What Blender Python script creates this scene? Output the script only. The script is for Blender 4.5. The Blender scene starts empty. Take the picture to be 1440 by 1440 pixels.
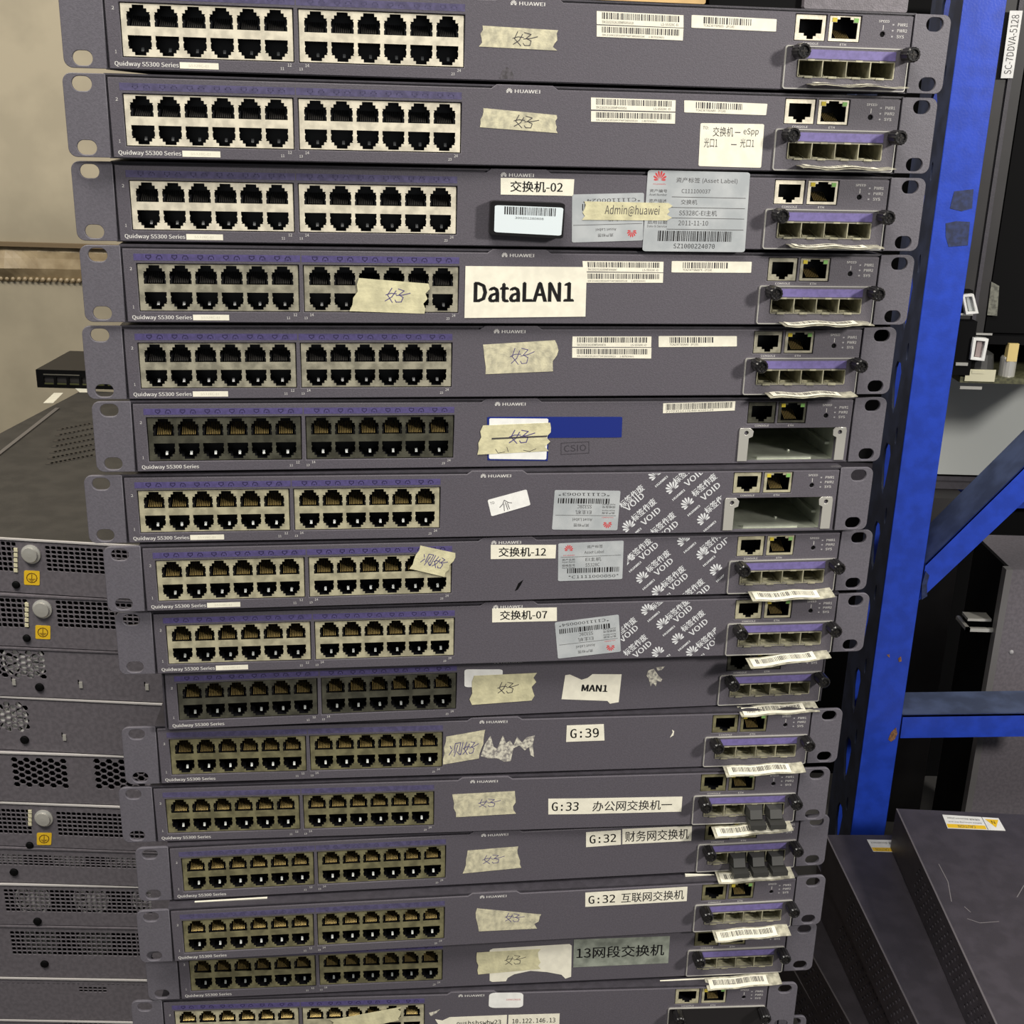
import bpy, bmesh, math, random
from mathutils import Matrix, Vector
random.seed(7)
C = bpy.context.scene.collection
MM = 0.001
ZL0 = -312.0 - 44.5 * 10 - 44.1
FLOOR = -862.0                      # floor height in mm below the lens
# ---------------------------------------------------------------- camera
F_PX, PITCH, ROLL = 1696.6, -0.328691, -0.0279850
cam_d = bpy.data.cameras.new('camera'); cam = bpy.data.objects.new('camera', cam_d); C.objects.link(cam)
cam_d.sensor_width = 36.0; cam_d.sensor_fit = 'HORIZONTAL'; cam_d.lens = F_PX / 1440 * 36.0
cam_d.clip_start = 0.02
RC = Matrix.Rotation(PITCH, 3, 'X') @ Matrix.Rotation(ROLL, 3, 'Y')
cam.matrix_world = Matrix.Translation((0, 0, -FLOOR * MM)) @ (RC @ Matrix.Rotation(math.pi / 2, 3, 'X')).to_4x4()
bpy.context.scene.camera = cam
# ---------------------------------------------------------------- light
w = bpy.data.worlds.new('room_air'); bpy.context.scene.world = w; w.use_nodes = True
bg = w.node_tree.nodes['Background']; bg.inputs[0].default_value = (0.93, 0.96, 1.0, 1); bg.inputs[1].default_value = 0.2
def area(name, loc, target, size, energy, color, size_y=None):
    l = bpy.data.lights.new(name, 'AREA'); l.energy = energy; l.color = color
    l.shape = 'RECTANGLE'; l.size = size; l.size_y = size_y or size
    o = bpy.data.objects.new(name, l); C.objects.link(o); o.location = loc
    o.rotation_euler = (Vector(target) - Vector(loc)).to_track_quat('-Z', 'Y').to_euler(); return o
area('lamp_right', (1.5, -0.35, 1.38), (0.0, 0.7, 0.6), 0.18, 32, (1.0, 0.95, 0.88), 0.2)
area('lamp_ceiling', (-0.3, -0.3, 2.5), (0.0, 0.6, 0.3), 1.3, 44, (1.0, 0.96, 0.88), 0.5)
area('lamp_ceiling_left', (-1.1, 0.2, 2.4), (-0.5, 1.4, 0.9), 1.2, 22, (1.0, 0.92, 0.8), 0.4)
vs = bpy.context.scene.view_settings
bpy.context.scene.display_settings.display_device = 'sRGB'
vs.view_transform = 'Standard'; vs.look = 'None'; vs.gamma = 1.0; vs.exposure = 0.0; vs.use_curve_mapping = False
# ---------------------------------------------------------------- projection helpers (mm, lens at origin)
def ray(x, y): return RC @ Vector(((x - 720) / F_PX, 1, (720 - y) / F_PX))
def atz(x, y, z): d = ray(x, y); return d * (z / d.z)
def aty(x, y, Y): d = ray(x, y); return d * (Y / d.y)
class Plane:                       # a vertical front face: origin, yaw, roll
    def __init__(s, x, y, z, yaw, roll=0.0):
        s.o = Vector((x, y, z)); s.yaw = yaw; s.roll = roll
        s.M = Matrix.Rotation(yaw, 3, 'Z') @ Matrix.Rotation(roll, 3, 'Y')
    def uv(s, x, y):
        d = ray(x, y); n = s.M.col[1]; t = (s.o @ n) / (d @ n); P = s.M.transposed() @ (d * t - s.o); return (P.x, P.z)
    def quad(s, q): return [s.uv(*p) for p in q]
    def matrix(s): return Matrix.Translation((s.o.x * MM, s.o.y * MM, (s.o.z - FLOOR) * MM)) @ s.M.to_4x4()
# ---------------------------------------------------------------- materials
def lin(c): return tuple((v / 255 / 12.92 if v / 255 <= 0.04045 else ((v / 255 + 0.055) / 1.055) ** 2.4) for v in c) + (1,)
MATS = {}
def mat(name, rgb, rough=0.5, metal=0.0, noise=0.0, scale=300.0, bump=0.0, bscale=1200.0, rgb2=None, lo=0.4, hi=0.6, trans=0.0, alpha=1.0, spec=0.5, emit=None):
    if name in MATS: return MATS[name]
    m = bpy.data.materials.new(name); m.use_nodes = True; nt = m.node_tree; b = nt.nodes['Principled BSDF']
    b.inputs['Roughness'].default_value = rough; b.inputs['Metallic'].default_value = metal
    b.inputs['Base Color'].default_value = lin(rgb); b.inputs['Specular IOR Level'].default_value = spec
    if trans: b.inputs['Transmission Weight'].default_value = trans
    if alpha < 1: b.inputs['Alpha'].default_value = alpha
    if emit: b.inputs['Emission Color'].default_value = lin(rgb); b.inputs['Emission Strength'].default_value = emit
    tc = nt.nodes.new('ShaderNodeTexCoord')
    if noise or rgb2:
        n = nt.nodes.new('ShaderNodeTexNoise'); n.inputs['Scale'].default_value = scale; n.inputs['Detail'].default_value = 4
        nt.links.new(tc.outputs['Object'], n.inputs['Vector'])
        r = nt.nodes.new('ShaderNodeValToRGB'); r.color_ramp.elements[0].position = lo; r.color_ramp.elements[1].position = hi
        c2 = rgb2 or tuple(max(0, v * (1 - noise)) for v in rgb)
        r.color_ramp.elements[0].color = lin(c2); r.color_ramp.elements[1].color = lin(rgb)
        nt.links.new(n.outputs['Fac'], r.inputs['Fac']); nt.links.new(r.outputs['Color'], b.inputs['Base Color'])
    if bump:
        n2 = nt.nodes.new('ShaderNodeTexNoise'); n2.inputs['Scale'].default_value = bscale; n2.inputs['Detail'].default_value = 3
        nt.links.new(tc.outputs['Object'], n2.inputs['Vector'])
        bp = nt.nodes.new('ShaderNodeBump'); bp.inputs['Strength'].default_value = bump; bp.inputs['Distance'].default_value = 0.0004
        nt.links.new(n2.outputs['Fac'], bp.inputs['Height']); nt.links.new(bp.outputs['Normal'], b.inputs['Normal'])
    MATS[name] = m; return m
FACE = mat('grey_violet_powder_coat', (87, 83, 91), 0.55, 0, noise=0.07, scale=900, bump=0.35, bscale=1500)
FACE_OLD = mat('worn_grey_violet_powder_coat', (96, 92, 103), 0.55, 0, noise=0.13, scale=110, bump=0.35, bscale=1500)
EARM = mat('ear_grey_paint', (97, 94, 102), 0.5, 0, noise=0.07, scale=700, bump=0.3, bscale=1500)
CASE = mat('dark_case_paint', (62, 59, 66), 0.5, 0, noise=0.1, scale=200, bump=0.3)
CASE2 = mat('rear_panel_paint', (110, 105, 111), 0.5, 0, noise=0.1, scale=300, bump=0.4)
TOPM = mat('dusty_top_paint', (60, 57, 53), 0.7, 0, noise=0.15, scale=50, bump=0.4)
NICKEL = mat('bright_nickel_shield', (238, 230, 208), 0.38, 0.25, noise=0.12, scale=160, bump=0.15)  # port metal of the upper rows, strong light put into its colour
NICKELG = mat('greenish_nickel_shield', (198, 192, 162), 0.4, 0.3, noise=0.16, scale=150, bump=0.15)
NICKELD = mat('dull_nickel_shield', (184, 179, 158), 0.36, 0.4, noise=0.2, scale=150, bump=0.2)
NICKEL2 = mat('shaded_nickel_shield', (138, 133, 100), 0.4, 0.35, noise=0.22, scale=140, bump=0.2)  # same port metal for lower rows, shade put into its colour
NICKEL3 = mat('dark_nickel_shield', (92, 91, 78), 0.38, 0.4, noise=0.25, scale=120, bump=0.2)  # darkest port metal, for single switches
BLACKP = mat('black_port_plastic', (16, 16, 19), 0.35)
GOLD = mat('gold_contacts', (200, 174, 112), 0.3, 0.8)
GLINT = mat('latch_glint', (205, 208, 204), 0.2, 0.0)  # painted glint: lamp reflection in the lower ports, put into a pale colour
CAGE = mat('cage_metal', (186, 182, 156), 0.35, 0.4, noise=0.2, scale=200)
SILVER = mat('silver_trim', (216, 214, 206), 0.25, 0.55)
BAYM = mat('zinc_bay_metal', (196, 200, 186), 0.4, 0.7, noise=0.1, scale=90)
PURPLE = mat('purple_print', (83, 75, 122), 0.5, 0, noise=0.12, scale=400)
PURPLEF = mat('faded_purple_print', (84, 79, 112), 0.5, 0, noise=0.15, scale=300)
ICONF = mat('faded_icon_print', (72, 68, 98), 0.5)
PURPLE2 = mat('lilac_print', (112, 102, 156), 0.45, 0, noise=0.1, scale=400)
ICON = mat('dark_icon_print', (48, 42, 78), 0.5)
WPRINT = mat('white_panel_print', (214, 212, 208), 0.5)
GPRINT = mat('grey_panel_print', (165, 163, 165), 0.5)
KNOB = mat('black_knob_plastic', (22, 21, 22), 0.28)
WHITE = mat('white_label_paper', (236, 232, 214), 0.5, 0, noise=0.04, scale=150)
WHITE2 = mat('plain_white_sticker', (238, 238, 234), 0.4, 0, noise=0.04, scale=150)
BLUEW = mat('bluish_white_label', (214, 224, 228), 0.3)
TAPE = mat('masking_tape', (206, 200, 170), 0.7, 0, rgb2=(160, 156, 136), scale=260, lo=0.3, hi=0.62, bump=0.5, bscale=500)
TAPEY = mat('yellowish_masking_tape', (212, 206, 168), 0.7, 0, rgb2=(186, 181, 148), scale=120, lo=0.35, hi=0.62, bump=0.5, bscale=500)
RESID = mat('paper_residue', (206, 202, 186), 0.8, 0, rgb2=(132, 128, 124), scale=420, lo=0.4, hi=0.58)
ASSET = mat('grey_asset_label', (180, 184, 186), 0.35, 0.0, rgb2=(164, 169, 172), scale=60)
STEELLBL = mat('grey_foil_label', (150, 156, 144), 0.35, 0.0, rgb2=(112, 117, 108), scale=110, lo=0.35, hi=0.65)
BLK = mat('black_ink', (24, 23, 24), 0.6)
GRY = mat('grey_ink', (66, 64, 64), 0.6)
INK = mat('violet_pen_ink', (84, 76, 124), 0.6)
INKB = mat('black_pen_ink', (66, 62, 64), 0.6)
RED = mat('red_ink', (196, 60, 62), 0.5)
VOIDM = mat('white_void_residue', (214, 216, 218), 0.45)
BLUEF = mat('grey_blue_top', (78, 90, 120), 0.6, 0, noise=0.2, scale=40)  # greyer blue for the top flanges of the beams
BLUED = mat('shaded_blue_enamel', (50, 58, 84), 0.6, 0, noise=0.25, scale=40)  # blue enamel of the shaded post sides, shade put into its colour
BLUE = mat('blue_enamel', (36, 68, 182), 0.35, 0, noise=0.1, scale=60, bump=0.2, bscale=500)
NAVYL = mat('dark_blue_label', (22, 40, 120), 0.4)
SCUFF = mat('scuffed_dark_patch', (34, 48, 92), 0.6, 0, noise=0.3, scale=200)
RUST = mat('rust', (140, 100, 66), 0.8, 0, noise=0.3, scale=500)
YEL = mat('yellow_label', (240, 196, 40), 0.45)
AMB = mat('amber_led', (196, 178, 60), 0.3)
GRN = mat('green_led', (124, 172, 96), 0.3)
CREAM = mat('cream_wall_paint', (170, 160, 138), 0.75, 0, noise=0.06, scale=14, bump=0.2, bscale=60)
BROWN = mat('brown_tape', (166, 148, 116), 0.5, 0, rgb2=(142, 124, 94), scale=40, bump=0.6, bscale=80)
CARD = mat('cardboard', (206, 172, 118), 0.8, 0, noise=0.1, scale=60)
LGREY = mat('light_grey_casing', (176, 180, 178), 0.5)
DARKM = mat('black_cabinet_paint', (40, 38, 39), 0.5, 0, noise=0.2, scale=20)
VDARK = mat('near_black', (6, 6, 7), 0.7, spec=.12)
PCB = mat('olive_circuit_board', (88, 88, 62), 0.5, 0, noise=0.3, scale=300)
CONC = mat('grey_floor', (96, 94, 92), 0.7, 0, noise=0.2, scale=6)
WOOD = mat('wooden_board', (140, 112, 80), 0.7, 0, noise=0.2, scale=12)
FILM = mat('clear_plastic_film', (222, 218, 196), 0.12, 0.0, noise=0.2, scale=240, bump=1.0, bscale=140, alpha=0.62, spec=1.0)
RUBBER = mat('grey_black_rubber', (52, 52, 50), 0.45)
# ---------------------------------------------------------------- mesh helpers
class MB:
    def __init__(s): s.v = []; s.f = []; s.m = []
    def box(s, x0, x1, y0, y1, z0, z1, mi=0):
        b = len(s.v); s.v += [(x, y, z) for x in (x0, x1) for y in (y0, y1) for z in (z0, z1)]
        for q in ((0, 1, 3, 2), (4, 6, 7, 5), (0, 4, 5, 1), (2, 3, 7, 6), (0, 2, 6, 4), (1, 5, 7, 3)): s.f.append([b + i for i in q]); s.m.append(mi)
        return s
    def prism(s, poly, y0, y1, mi=0):         # poly in (x,z), extruded along y
        b = len(s.v); n = len(poly); s.v += [(p[0], y0, p[1]) for p in poly] + [(p[0], y1, p[1]) for p in poly]
        s.f.append([b + i for i in range(n)]); s.f.append([b + n + i for i in reversed(range(n))]); s.m += [mi, mi]
        for i in range(n): j = (i + 1) % n; s.f.append([b + j, b + i, b + n + i, b + n + j]); s.m.append(mi)
        return s
    def flat(s, poly, y, mi=0):
        b = len(s.v); s.v += [(p[0], y, p[1]) for p in poly]; s.f.append([b + i for i in range(len(poly))]); s.m.append(mi); return s
    def ribbon(s, pts, wd, y, mi=0):
        for k in range(len(pts) - 1):
            (x0, z0), (x1, z1) = pts[k], pts[k + 1]; dx, dz = x1 - x0, z1 - z0; L = math.hypot(dx, dz) or 1
            nx, nz = -dz / L * wd / 2, dx / L * wd / 2; ex, ez = dx / L * wd * .3, dz / L * wd * .3
            s.flat([(x0 - nx - ex, z0 - nz - ez), (x1 - nx + ex, z1 - nz + ez), (x1 + nx + ex, z1 + nz + ez), (x0 + nx - ex, z0 + nz - ez)], y, mi)
        return s
    def lathe(s, c, prof, n=20, mi=0, knurl=0.0, axis='y'):   # prof: (radius, offset along axis)
        b = len(s.v)
        for (r, t) in prof:
            for i in range(n):
                a = 2 * math.pi * i / n; rr = r * (1 - knurl * (i % 2))
                if axis == 'y': s.v.append((c[0] + rr * math.cos(a), c[1] + t, c[2] + rr * math.sin(a)))
                else: s.v.append((c[0] + rr * math.cos(a), c[1] + rr * math.sin(a), c[2] + t))
        for k in range(len(prof) - 1):
            for i in range(n):
                j = (i + 1) % n; s.f.append([b + k * n + i, b + k * n + j, b + (k + 1) * n + j, b + (k + 1) * n + i]); s.m.append(mi)
        s.f.append([b + i for i in range(n)]); s.m.append(mi); s.f.append([b + (len(prof) - 1) * n + i for i in range(n)]); s.m.append(mi); return s
    def add(s, verts, faces, mi=0):
        b = len(s.v); s.v += verts; s.f += [[b + i for i in f] for f in faces]; s.m += [mi] * len(faces); return s
    def mesh(s, name, mats):
        me = bpy.data.meshes.new(name); me.from_pydata([(x * MM, y * MM, z * MM) for x, y, z in s.v], [], s.f)
        for m in (mats if isinstance(mats, (list, tuple)) else [mats]): me.materials.append(m)
        me.polygons.foreach_set('material_index', s.m); bm = bmesh.new(); bm.from_mesh(me)
        bmesh.ops.recalc_face_normals(bm, faces=bm.faces); bm.to_mesh(me); bm.free(); return me
def plate(name, m, outer, holes, y0, y1, bevel=0.0):      # flat sheet with real holes; outlines in (u,v)
    cu = bpy.data.curves.new(name, 'CURVE'); cu.dimensions = '2D'; cu.fill_mode = 'BOTH'
    for pl in [outer] + list(holes):
        sp = cu.splines.new('POLY'); sp.points.add(len(pl) - 1); sp.use_cyclic_u = True
        for p, q in zip(sp.points, pl): p.co = (q[0] * MM, q[1] * MM, 0, 1)
    cu.extrude = max(abs(y1 - y0) / 2 - bevel, 0.01) * MM
    if bevel: cu.bevel_depth = bevel * MM; cu.bevel_resolution = 1; cu.offset = -bevel * MM
    o = bpy.data.objects.new(name, cu); me = bpy.data.meshes.new_from_object(o); bpy.data.objects.remove(o); bpy.data.curves.remove(cu)
    me.transform(Matrix.Translation((0, (y0 + y1) / 2 * MM, 0)) @ Matrix.Rotation(math.pi / 2, 4, 'X'))
    me.name = name; me.materials.clear(); me.materials.append(m); return me
def rrect(x0, z0, x1, z1, r, n=5):
    pts = []
    for cx, cz, a0 in ((x1 - r, z1 - r, 0), (x0 + r, z1 - r, 90), (x0 + r, z0 + r, 180), (x1 - r, z0 + r, 270)):
        for i in range(n + 1): a = math.radians(a0 + 90 * i / n); pts.append((cx + r * math.cos(a), cz + r * math.sin(a)))
    return pts
def rect(x0, z0, x1, z1): return [(x0, z0), (x1, z0), (x1, z1), (x0, z1)]
TXT = {}
import os
FONTS = {}
def font(fn):
    if fn not in FONTS:
        try: FONTS[fn] = bpy.data.fonts.load(os.path.join(bpy.utils.resource_path('LOCAL'), 'datafiles', 'fonts', fn))
        except Exception: FONTS[fn] = None
    return FONTS[fn]
def text_geo(s, bold=0.0, shear=0.0):
    k = (s, bold, shear)
    if k not in TXT:
        cu = bpy.data.curves.new('t', 'FONT'); cu.body = s; cu.size = 1; fnt = font('DejaVuSansMono.woff2' if s[:2] == 'G:' or s[:3] == '10.' or s[:3] == 'ous' or s[:2] == 'SZ' else 'Noto Sans CJK Regular.woff2')
        if fnt: cu.font = fnt
        cu.resolution_u = 2; cu.offset = 0; cu.shear = shear; cu.fill_mode = 'FRONT'
        o = bpy.data.objects.new('t', cu); me = bpy.data.meshes.new_from_object(o); bpy.data.objects.remove(o)
        vs_ = [(v.co.x, v.co.y) for v in me.vertices]; fs = [list(p.vertices) for p in me.polygons]; bpy.data.meshes.remove(me); bpy.data.curves.remove(cu)
        x0 = min(v[0] for v in vs_); x1 = max(v[0] for v in vs_); y0 = min(v[1] for v in vs_); y1 = max(v[1] for v in vs_)
        if bold:           # heavier weight: the glyphs once more, nudged sideways
            n0 = len(vs_); sh = bold * 1.6
            vs_ = vs_ + [(x + sh, y) for x, y in vs_] + [(x + sh / 2, y + sh * .4) for x, y in vs_]; fs = fs + [[i + n0 for i in f] for f in fs] + [[i + 2 * n0 for i in f] for f in fs]; x1 += sh; y1 += sh * .4
        TXT[k] = ([((x - x0) / (x1 - x0), (y - y0) / (y1 - y0)) for x, y in vs_], fs, (x1 - x0) / (y1 - y0))
    return TXT[k]
def add_text(mb, s, x0, z0, x1, z1, y, mi=0, bold=0.0, shear=0.0):    # fill the box x0..x1, z0..z1
    v, f, _ = text_geo(s, bold, shear); mb.add([(x0 + a * (x1 - x0), y, z0 + b * (z1 - z0)) for a, b in v], f, mi)
def flower_polys(cx, cz, r, rot=0.0):
    out = []
    for i, a in enumerate((4, 30, 56, 79, 101, 124, 150, 176)):
        L = r * (0.8, 1.0, 1.12, 1.2, 1.2, 1.12, 1.0, 0.8)[i]; wd = r * 0.2; A = math.radians(a); pts = []
        for t, s_ in ((0.2, 0.05), (0.5, 0.65), (0.76, 1.0), (0.93, 0.75), (1.0, 0.15)): pts.append((t * L, s_ * wd * .62))
        pts = pts + [(p, -q) for p, q in reversed(pts)]
        P = [(p * math.cos(A) - q * math.sin(A), p * math.sin(A) + q * math.cos(A) - r * 0.3) for p, q in pts]
        out.append([(cx + x * math.cos(rot) - z * math.sin(rot), cz + x * math.sin(rot) + z * math.cos(rot)) for x, z in P])
    return out
def link(name, me, parent=None, label=None, mw=None):
    o = bpy.data.objects.new(name, me); C.objects.link(o)
    if parent: o.parent = parent
    if mw is not None: o.matrix_world = mw
    if label: o['label'] = label
    return o
def empty(name, mw, label=None, cat=None, group=None):
    o = bpy.data.objects.new(name, None); C.objects.link(o); o.matrix_world = mw; o.empty_display_size = 0.02
    if label: o['label'] = label
    if cat: o['category'] = cat
    if group: o['group'] = group
    return o
def struct(name, me, mw=None): o = link(name, me, mw=mw); o['kind'] = 'structure'; return o
def AT(x, y, z, rz=0.0): return Matrix.Translation((x * MM, y * MM, (z - FLOOR) * MM)) @ Matrix.Rotation(rz, 4, 'Z')
I4 = Matrix.Translation((0, 0, -FLOOR * MM))
# ================================================================ SETTING
struct('floor', MB().box(-3000, 3500, -2500, 2400, -20, 0).mesh('floor', CONC))
WY = 1500
wz = aty(20, 348, WY).z; wz2 = aty(20, 396, WY).z
struct('wall_back', MB().box(-3000, 3500, WY, WY + 80, FLOOR, 900).mesh('wall_back', CREAM), I4)
# ledge strip of brown tape sagging on the wall: dark groove, wavy sheet, beaded seam
tp = empty('wall_tape_strip', AT(-600, WY, wz), 'crumpled brown tape strip running along the cream wall at the left', 'tape')
tb = MB(); n = 150
for i in range(n + 1):
    x = -1220 + 1500 * i / n; sag = 16 * math.exp(-((x + 45) / 45) ** 2)
    for z, d in ((2, 0), (-4, -2.5), (-12, -2.5 - sag * .3), (-24, -5 - sag * .5), (-34 + 0, -2.5 - sag * .2), (wz2 - wz, 0)): tb.v.append((x, d - 0.6 * math.sin(i * 1.7), z))
for i in range(n):
    for k in range(5): b = i * 6 + k; tb.f.append([b, b + 6, b + 7, b + 1]); tb.m.append(0)
link('tape_sheet', tb.mesh('tape_sheet', BROWN), tp)
link('dark_groove', MB().box(-1220, 280, -7, -0.5, 2, 7).mesh('groove', mat('dark_brown', (118, 100, 74), 0.7)), tp)
bd = MB()
for i in range(200): bd.lathe((-1200 + i * 7.4, -3, wz2 - wz + 4), [(0.6, -2.4), (2.3, -1.6), (2.8, 0), (2.3, 1.6), (0.6, 2.4)], 8)
o = link('beaded_seam', bd.mesh('beads', mat('tan_beads', (164, 146, 116), 0.45)), tp); o['kind'] = 'stuff'
# ================================================================ MAIN STACK
POSE = {1: (0.77, 698.25, 9.08, 8.48, 0.01), 2: (-.4, 697.7, -35.2, 8.73, -.01), 3: (-2.4, 701.1, -79.6, 7.41, -.02), 4: (-.9, 701.3, -123.9, 8.59, .11),
        5: (-4.5, 704.8, -168.5, 8.77, .07), 6: (-3.2, 706.9, -212.7, 9.37, .32), 7: (-10.6, 701.2, -256.3, 7.92, .11), 8: (-3.3, 703.8, -300.2, 8.75, .16),
        9: (-1.1, 705.8, -344.4, 7.8, .02), 10: (0, 717.9, -388.7, 8.77, .13), 11: (-8.5, 716.3, -432.5, 6.27, -.09), 12: (-13.7, 713.8, -476.6, 5.54, -.33),
        13: (-5.7, 717.4, -520.8, 7.4, -.14), 14: (-5.7, 709.1, -565.2, 7.3, -.04), 15: (-7.2, 718.7, -609.5, 5.82, -.24), 16: (-19.7, 713.3, -653.8, 4.47, -.08),
        17: (-5, 732, -698, 4, 0), 18: (-8, 716, -742.2, 6, 0), 19: (-8, 716, -786.4, 6, 0), 20: (-8, 716, -830.6, 6, 0)}
PL = {k: Plane(x, y, z, math.radians(a), math.radians(r)) for k, (x, y, z, a, r) in POSE.items()}
B1 = (-211.3, -124.3); B2 = (-121.0, -34.1); BV = (7.3, 32.9)
def port_hole(cx, up):
    full, mid, nar = 5.95, 4.3, 2.9
    if up: pts = [(full, 22.0), (full, 24), (full - .45, 24.6), (full, 25.4), (full, 27.6), (full - .45, 28.2), (full, 29.0), (mid, 29.0), (mid, 30.7), (nar, 30.7), (nar, 32.3)]
    else: pts = [(full, 17.6), (full, 15.6), (full - .45, 15), (full, 14.2), (full, 12.4), (full - .45, 11.8), (full, 11.0), (mid, 11.0), (mid, 9.4), (nar, 9.4), (nar, 7.9)]
    return [(cx + x, z) for x, z in pts] + [(cx - x, z) for x, z in reversed(pts)]
def centers(b): return [b[0] + 1.75 + (b[1] - b[0] - 3.5) * (i + .5) / 6 for i in range(6)]
PH = {}
def panel_holes(kind):
    h = [rect(B1[0] - .5, BV[0] - .5, B1[1] + .5, BV[1] + .5), rect(B2[0] - .5, BV[0] - .5, B2[1] + .5, BV[1] + .5),
         rect(149.9, 26.6, 168.2, 40.5), rect(169.6, 26.6, 188.4, 40.5), [(201.4 + 1.5 * math.cos(a * .7854), 31.4 + 1.5 * math.sin(a * .7854)) for a in range(8)]]
    h.append(rect(151.5, 2.6, 209.5, 23.6) if kind == 'bay' else rect(150.0, 5.5, 212.5, 20.5))
    return h
OUT = [(-218.6, 0.9), (218.6, 0.9), (218.6, 41.2), (19.5, 41.2), (16.5, 43.3), (-14.5, 43.3), (-17.5, 41.2), (-218.6, 41.2)]
M_panel = {k: plate('front_panel', FACE, OUT, panel_holes(k), -0.1, 1.9, 0.35) for k in ('module', 'bay')}
def shell(x0, x1, y0, y1, z0, z1, t=1.0):    # open-fronted sheet metal case with real wall thickness
    b = MB(); b.box(x0, x1, y1 - t, y1, z0, z1); b.box(x0, x0 + t, y0, y1 - t, z0, z1); b.box(x1 - t, x1, y0, y1 - t, z0, z1)
    b.box(x0 + t, x1 - t, y0, y1 - t, z0, z0 + t); b.box(x0 + t, x1 - t, y0, y1 - t, z1 - t, z1); return b
sb = shell(-220.6, 220.6, 0.9, 270, 0.5, 43.1)
sb.box(-219.5, 219.5, 1.9, 2.6, 41.0, 42.4).box(-219.5, -214, 1.9, 2.6, 1, 41)
M_case = sb.mesh('case', CASE)
slot = lambda cz: [(231.9 + dx, cz + dz) for dx, dz in [(p[0], p[1]) for p in rrect(-5.1, -3.7, 5.1, 3.7, 3.65, 5)]]
_rr = rrect(219.9, .8, 241.4, 42.8, 4.6, 6)
earR = [(219.9, .8)] + _rr[21:28] + _rr[0:7] + [(219.9, 42.8)]
M_earR = plate('rack_ear', EARM, earR, [slot(37.6), slot(5.8)], 0.2, 2.4, 0.3)
M_earL = M_earR.copy(); M_earL.transform(Matrix.Scale(-1, 4, (1, 0, 0))); M_earL.flip_normals()
M_block = {}
for nm, m in (('n1', NICKEL), ('n2', NICKEL2), ('n3', NICKEL3), ('ng', NICKELG), ('nd', NICKELD)):
    for bi, b in enumerate((B1, B2)):
        M_block[nm, bi] = plate('port_block', m, rect(b[0], BV[0], b[1], BV[1]), [port_hole(c, u) for c in centers(b) for u in (1, 0)], 0.7, 1.3)
def make_port(up, dark=False):
    b = MB(); x = 6.3; z0, z1 = ((21.2, 32.5) if up else (7.7, 18.4)); y0, y1 = 1.3, 15.0; t = .3
    b.box(-x, x, y1, y1 + t, z0, z1); b.box(-x - t, -x, y0, y1, z0, z1); b.box(x, x + t, y0, y1, z0, z1); b.box(-x, x, y0, y1, z0 - t, z0); b.box(-x, x, y0, y1, z1, z1 + t)
    if up:
        for i in range(8):
            cx = -3.6 + i * 1.03; b.add([(cx - .26, 2.6, 22.7), (cx + .26, 2.6, 22.7), (cx + .26, 11.5, 27.6), (cx - .26, 11.5, 27.6), (cx - .26, 2.6, 22.4), (cx + .26, 2.6, 22.4)], [[0, 1, 2, 3], [0, 4, 5, 1]], 1)
        b.box(-5.9, -4.9, 2.5, 12, 21.3, 26, 0); b.box(4.9, 5.9, 2.5, 12, 21.3, 26, 0)
    else:
        for i in range(8): cx = -3.6 + i * 1.03; b.box(cx - .26, cx + .26, 4, 12, 17.2, 17.6, 1)
        b.add([(0.1, 3.0, 10.0), (1.5, 3.0, 10.0), (1.5, 4.6, 12.0), (0.1, 4.6, 12.0)], [[0, 1, 2, 3]], 2)
        b.box(-5.9, -3.4, 2.5, 12, 7.9, 10, 0); b.box(3.4, 5.9, 2.5, 12, 7.9, 10, 0)
    return b.mesh('port', [BLACKP, DIMC if dark else GOLD, DIMG if dark else GLINT])
DIMC = mat('shaded_contacts', (44, 42, 40), 0.4); DIMG = mat('shaded_latch', (40, 42, 44), 0.25)  # upper-row ports: shade put into the contact and latch colours
DIMM = mat('dim_latch_glint', (120, 124, 122), 0.25)  # weaker painted glint for rows with a fainter spot
M_port = {(1, 0): make_port(1), (0, 0): make_port(0), (1, 1): make_port(1, True), (0, 1): make_port(0, True)}
M_port[1, 2] = M_port[1, 0]; M_port[0, 2] = M_port[0, 0].copy(); M_port[0, 2].materials[2] = DIMM
# console and ethernet jacks
con_open = [(152.6, 37.9), (152.6, 30.6), (155.6, 30.6), (155.6, 29.2), (157.4, 29.2), (157.4, 27.6), (161.3, 27.6), (161.3, 29.2), (162.9, 29.2), (162.9, 30.6), (165.8, 30.6), (165.8, 37.9)]
eth_open = [(171.9, 28.4), (186.6, 28.4), (186.6, 36.8), (184.0, 36.8), (184.0, 38.4), (182, 38.4), (182, 39.6), (176, 39.6), (176, 38.4), (174.4, 38.4), (174.4, 36.8), (171.9, 36.8)]
M_con = {}; M_eth = {}
for nm, m in (('n1', NICKEL), ('n2', NICKEL2), ('n3', NICKEL3), ('ng', NICKELG), ('nd', NICKELD)):
    M_con[nm] = plate('console_jack', m, rect(150.5, 27.0, 167.7, 40.1), [con_open], 0.6, 1.2); M_eth[nm] = plate('network_jack', m, rect(170.1, 27.0, 187.9, 40.1), [eth_open], 0.6, 1.2)
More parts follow.
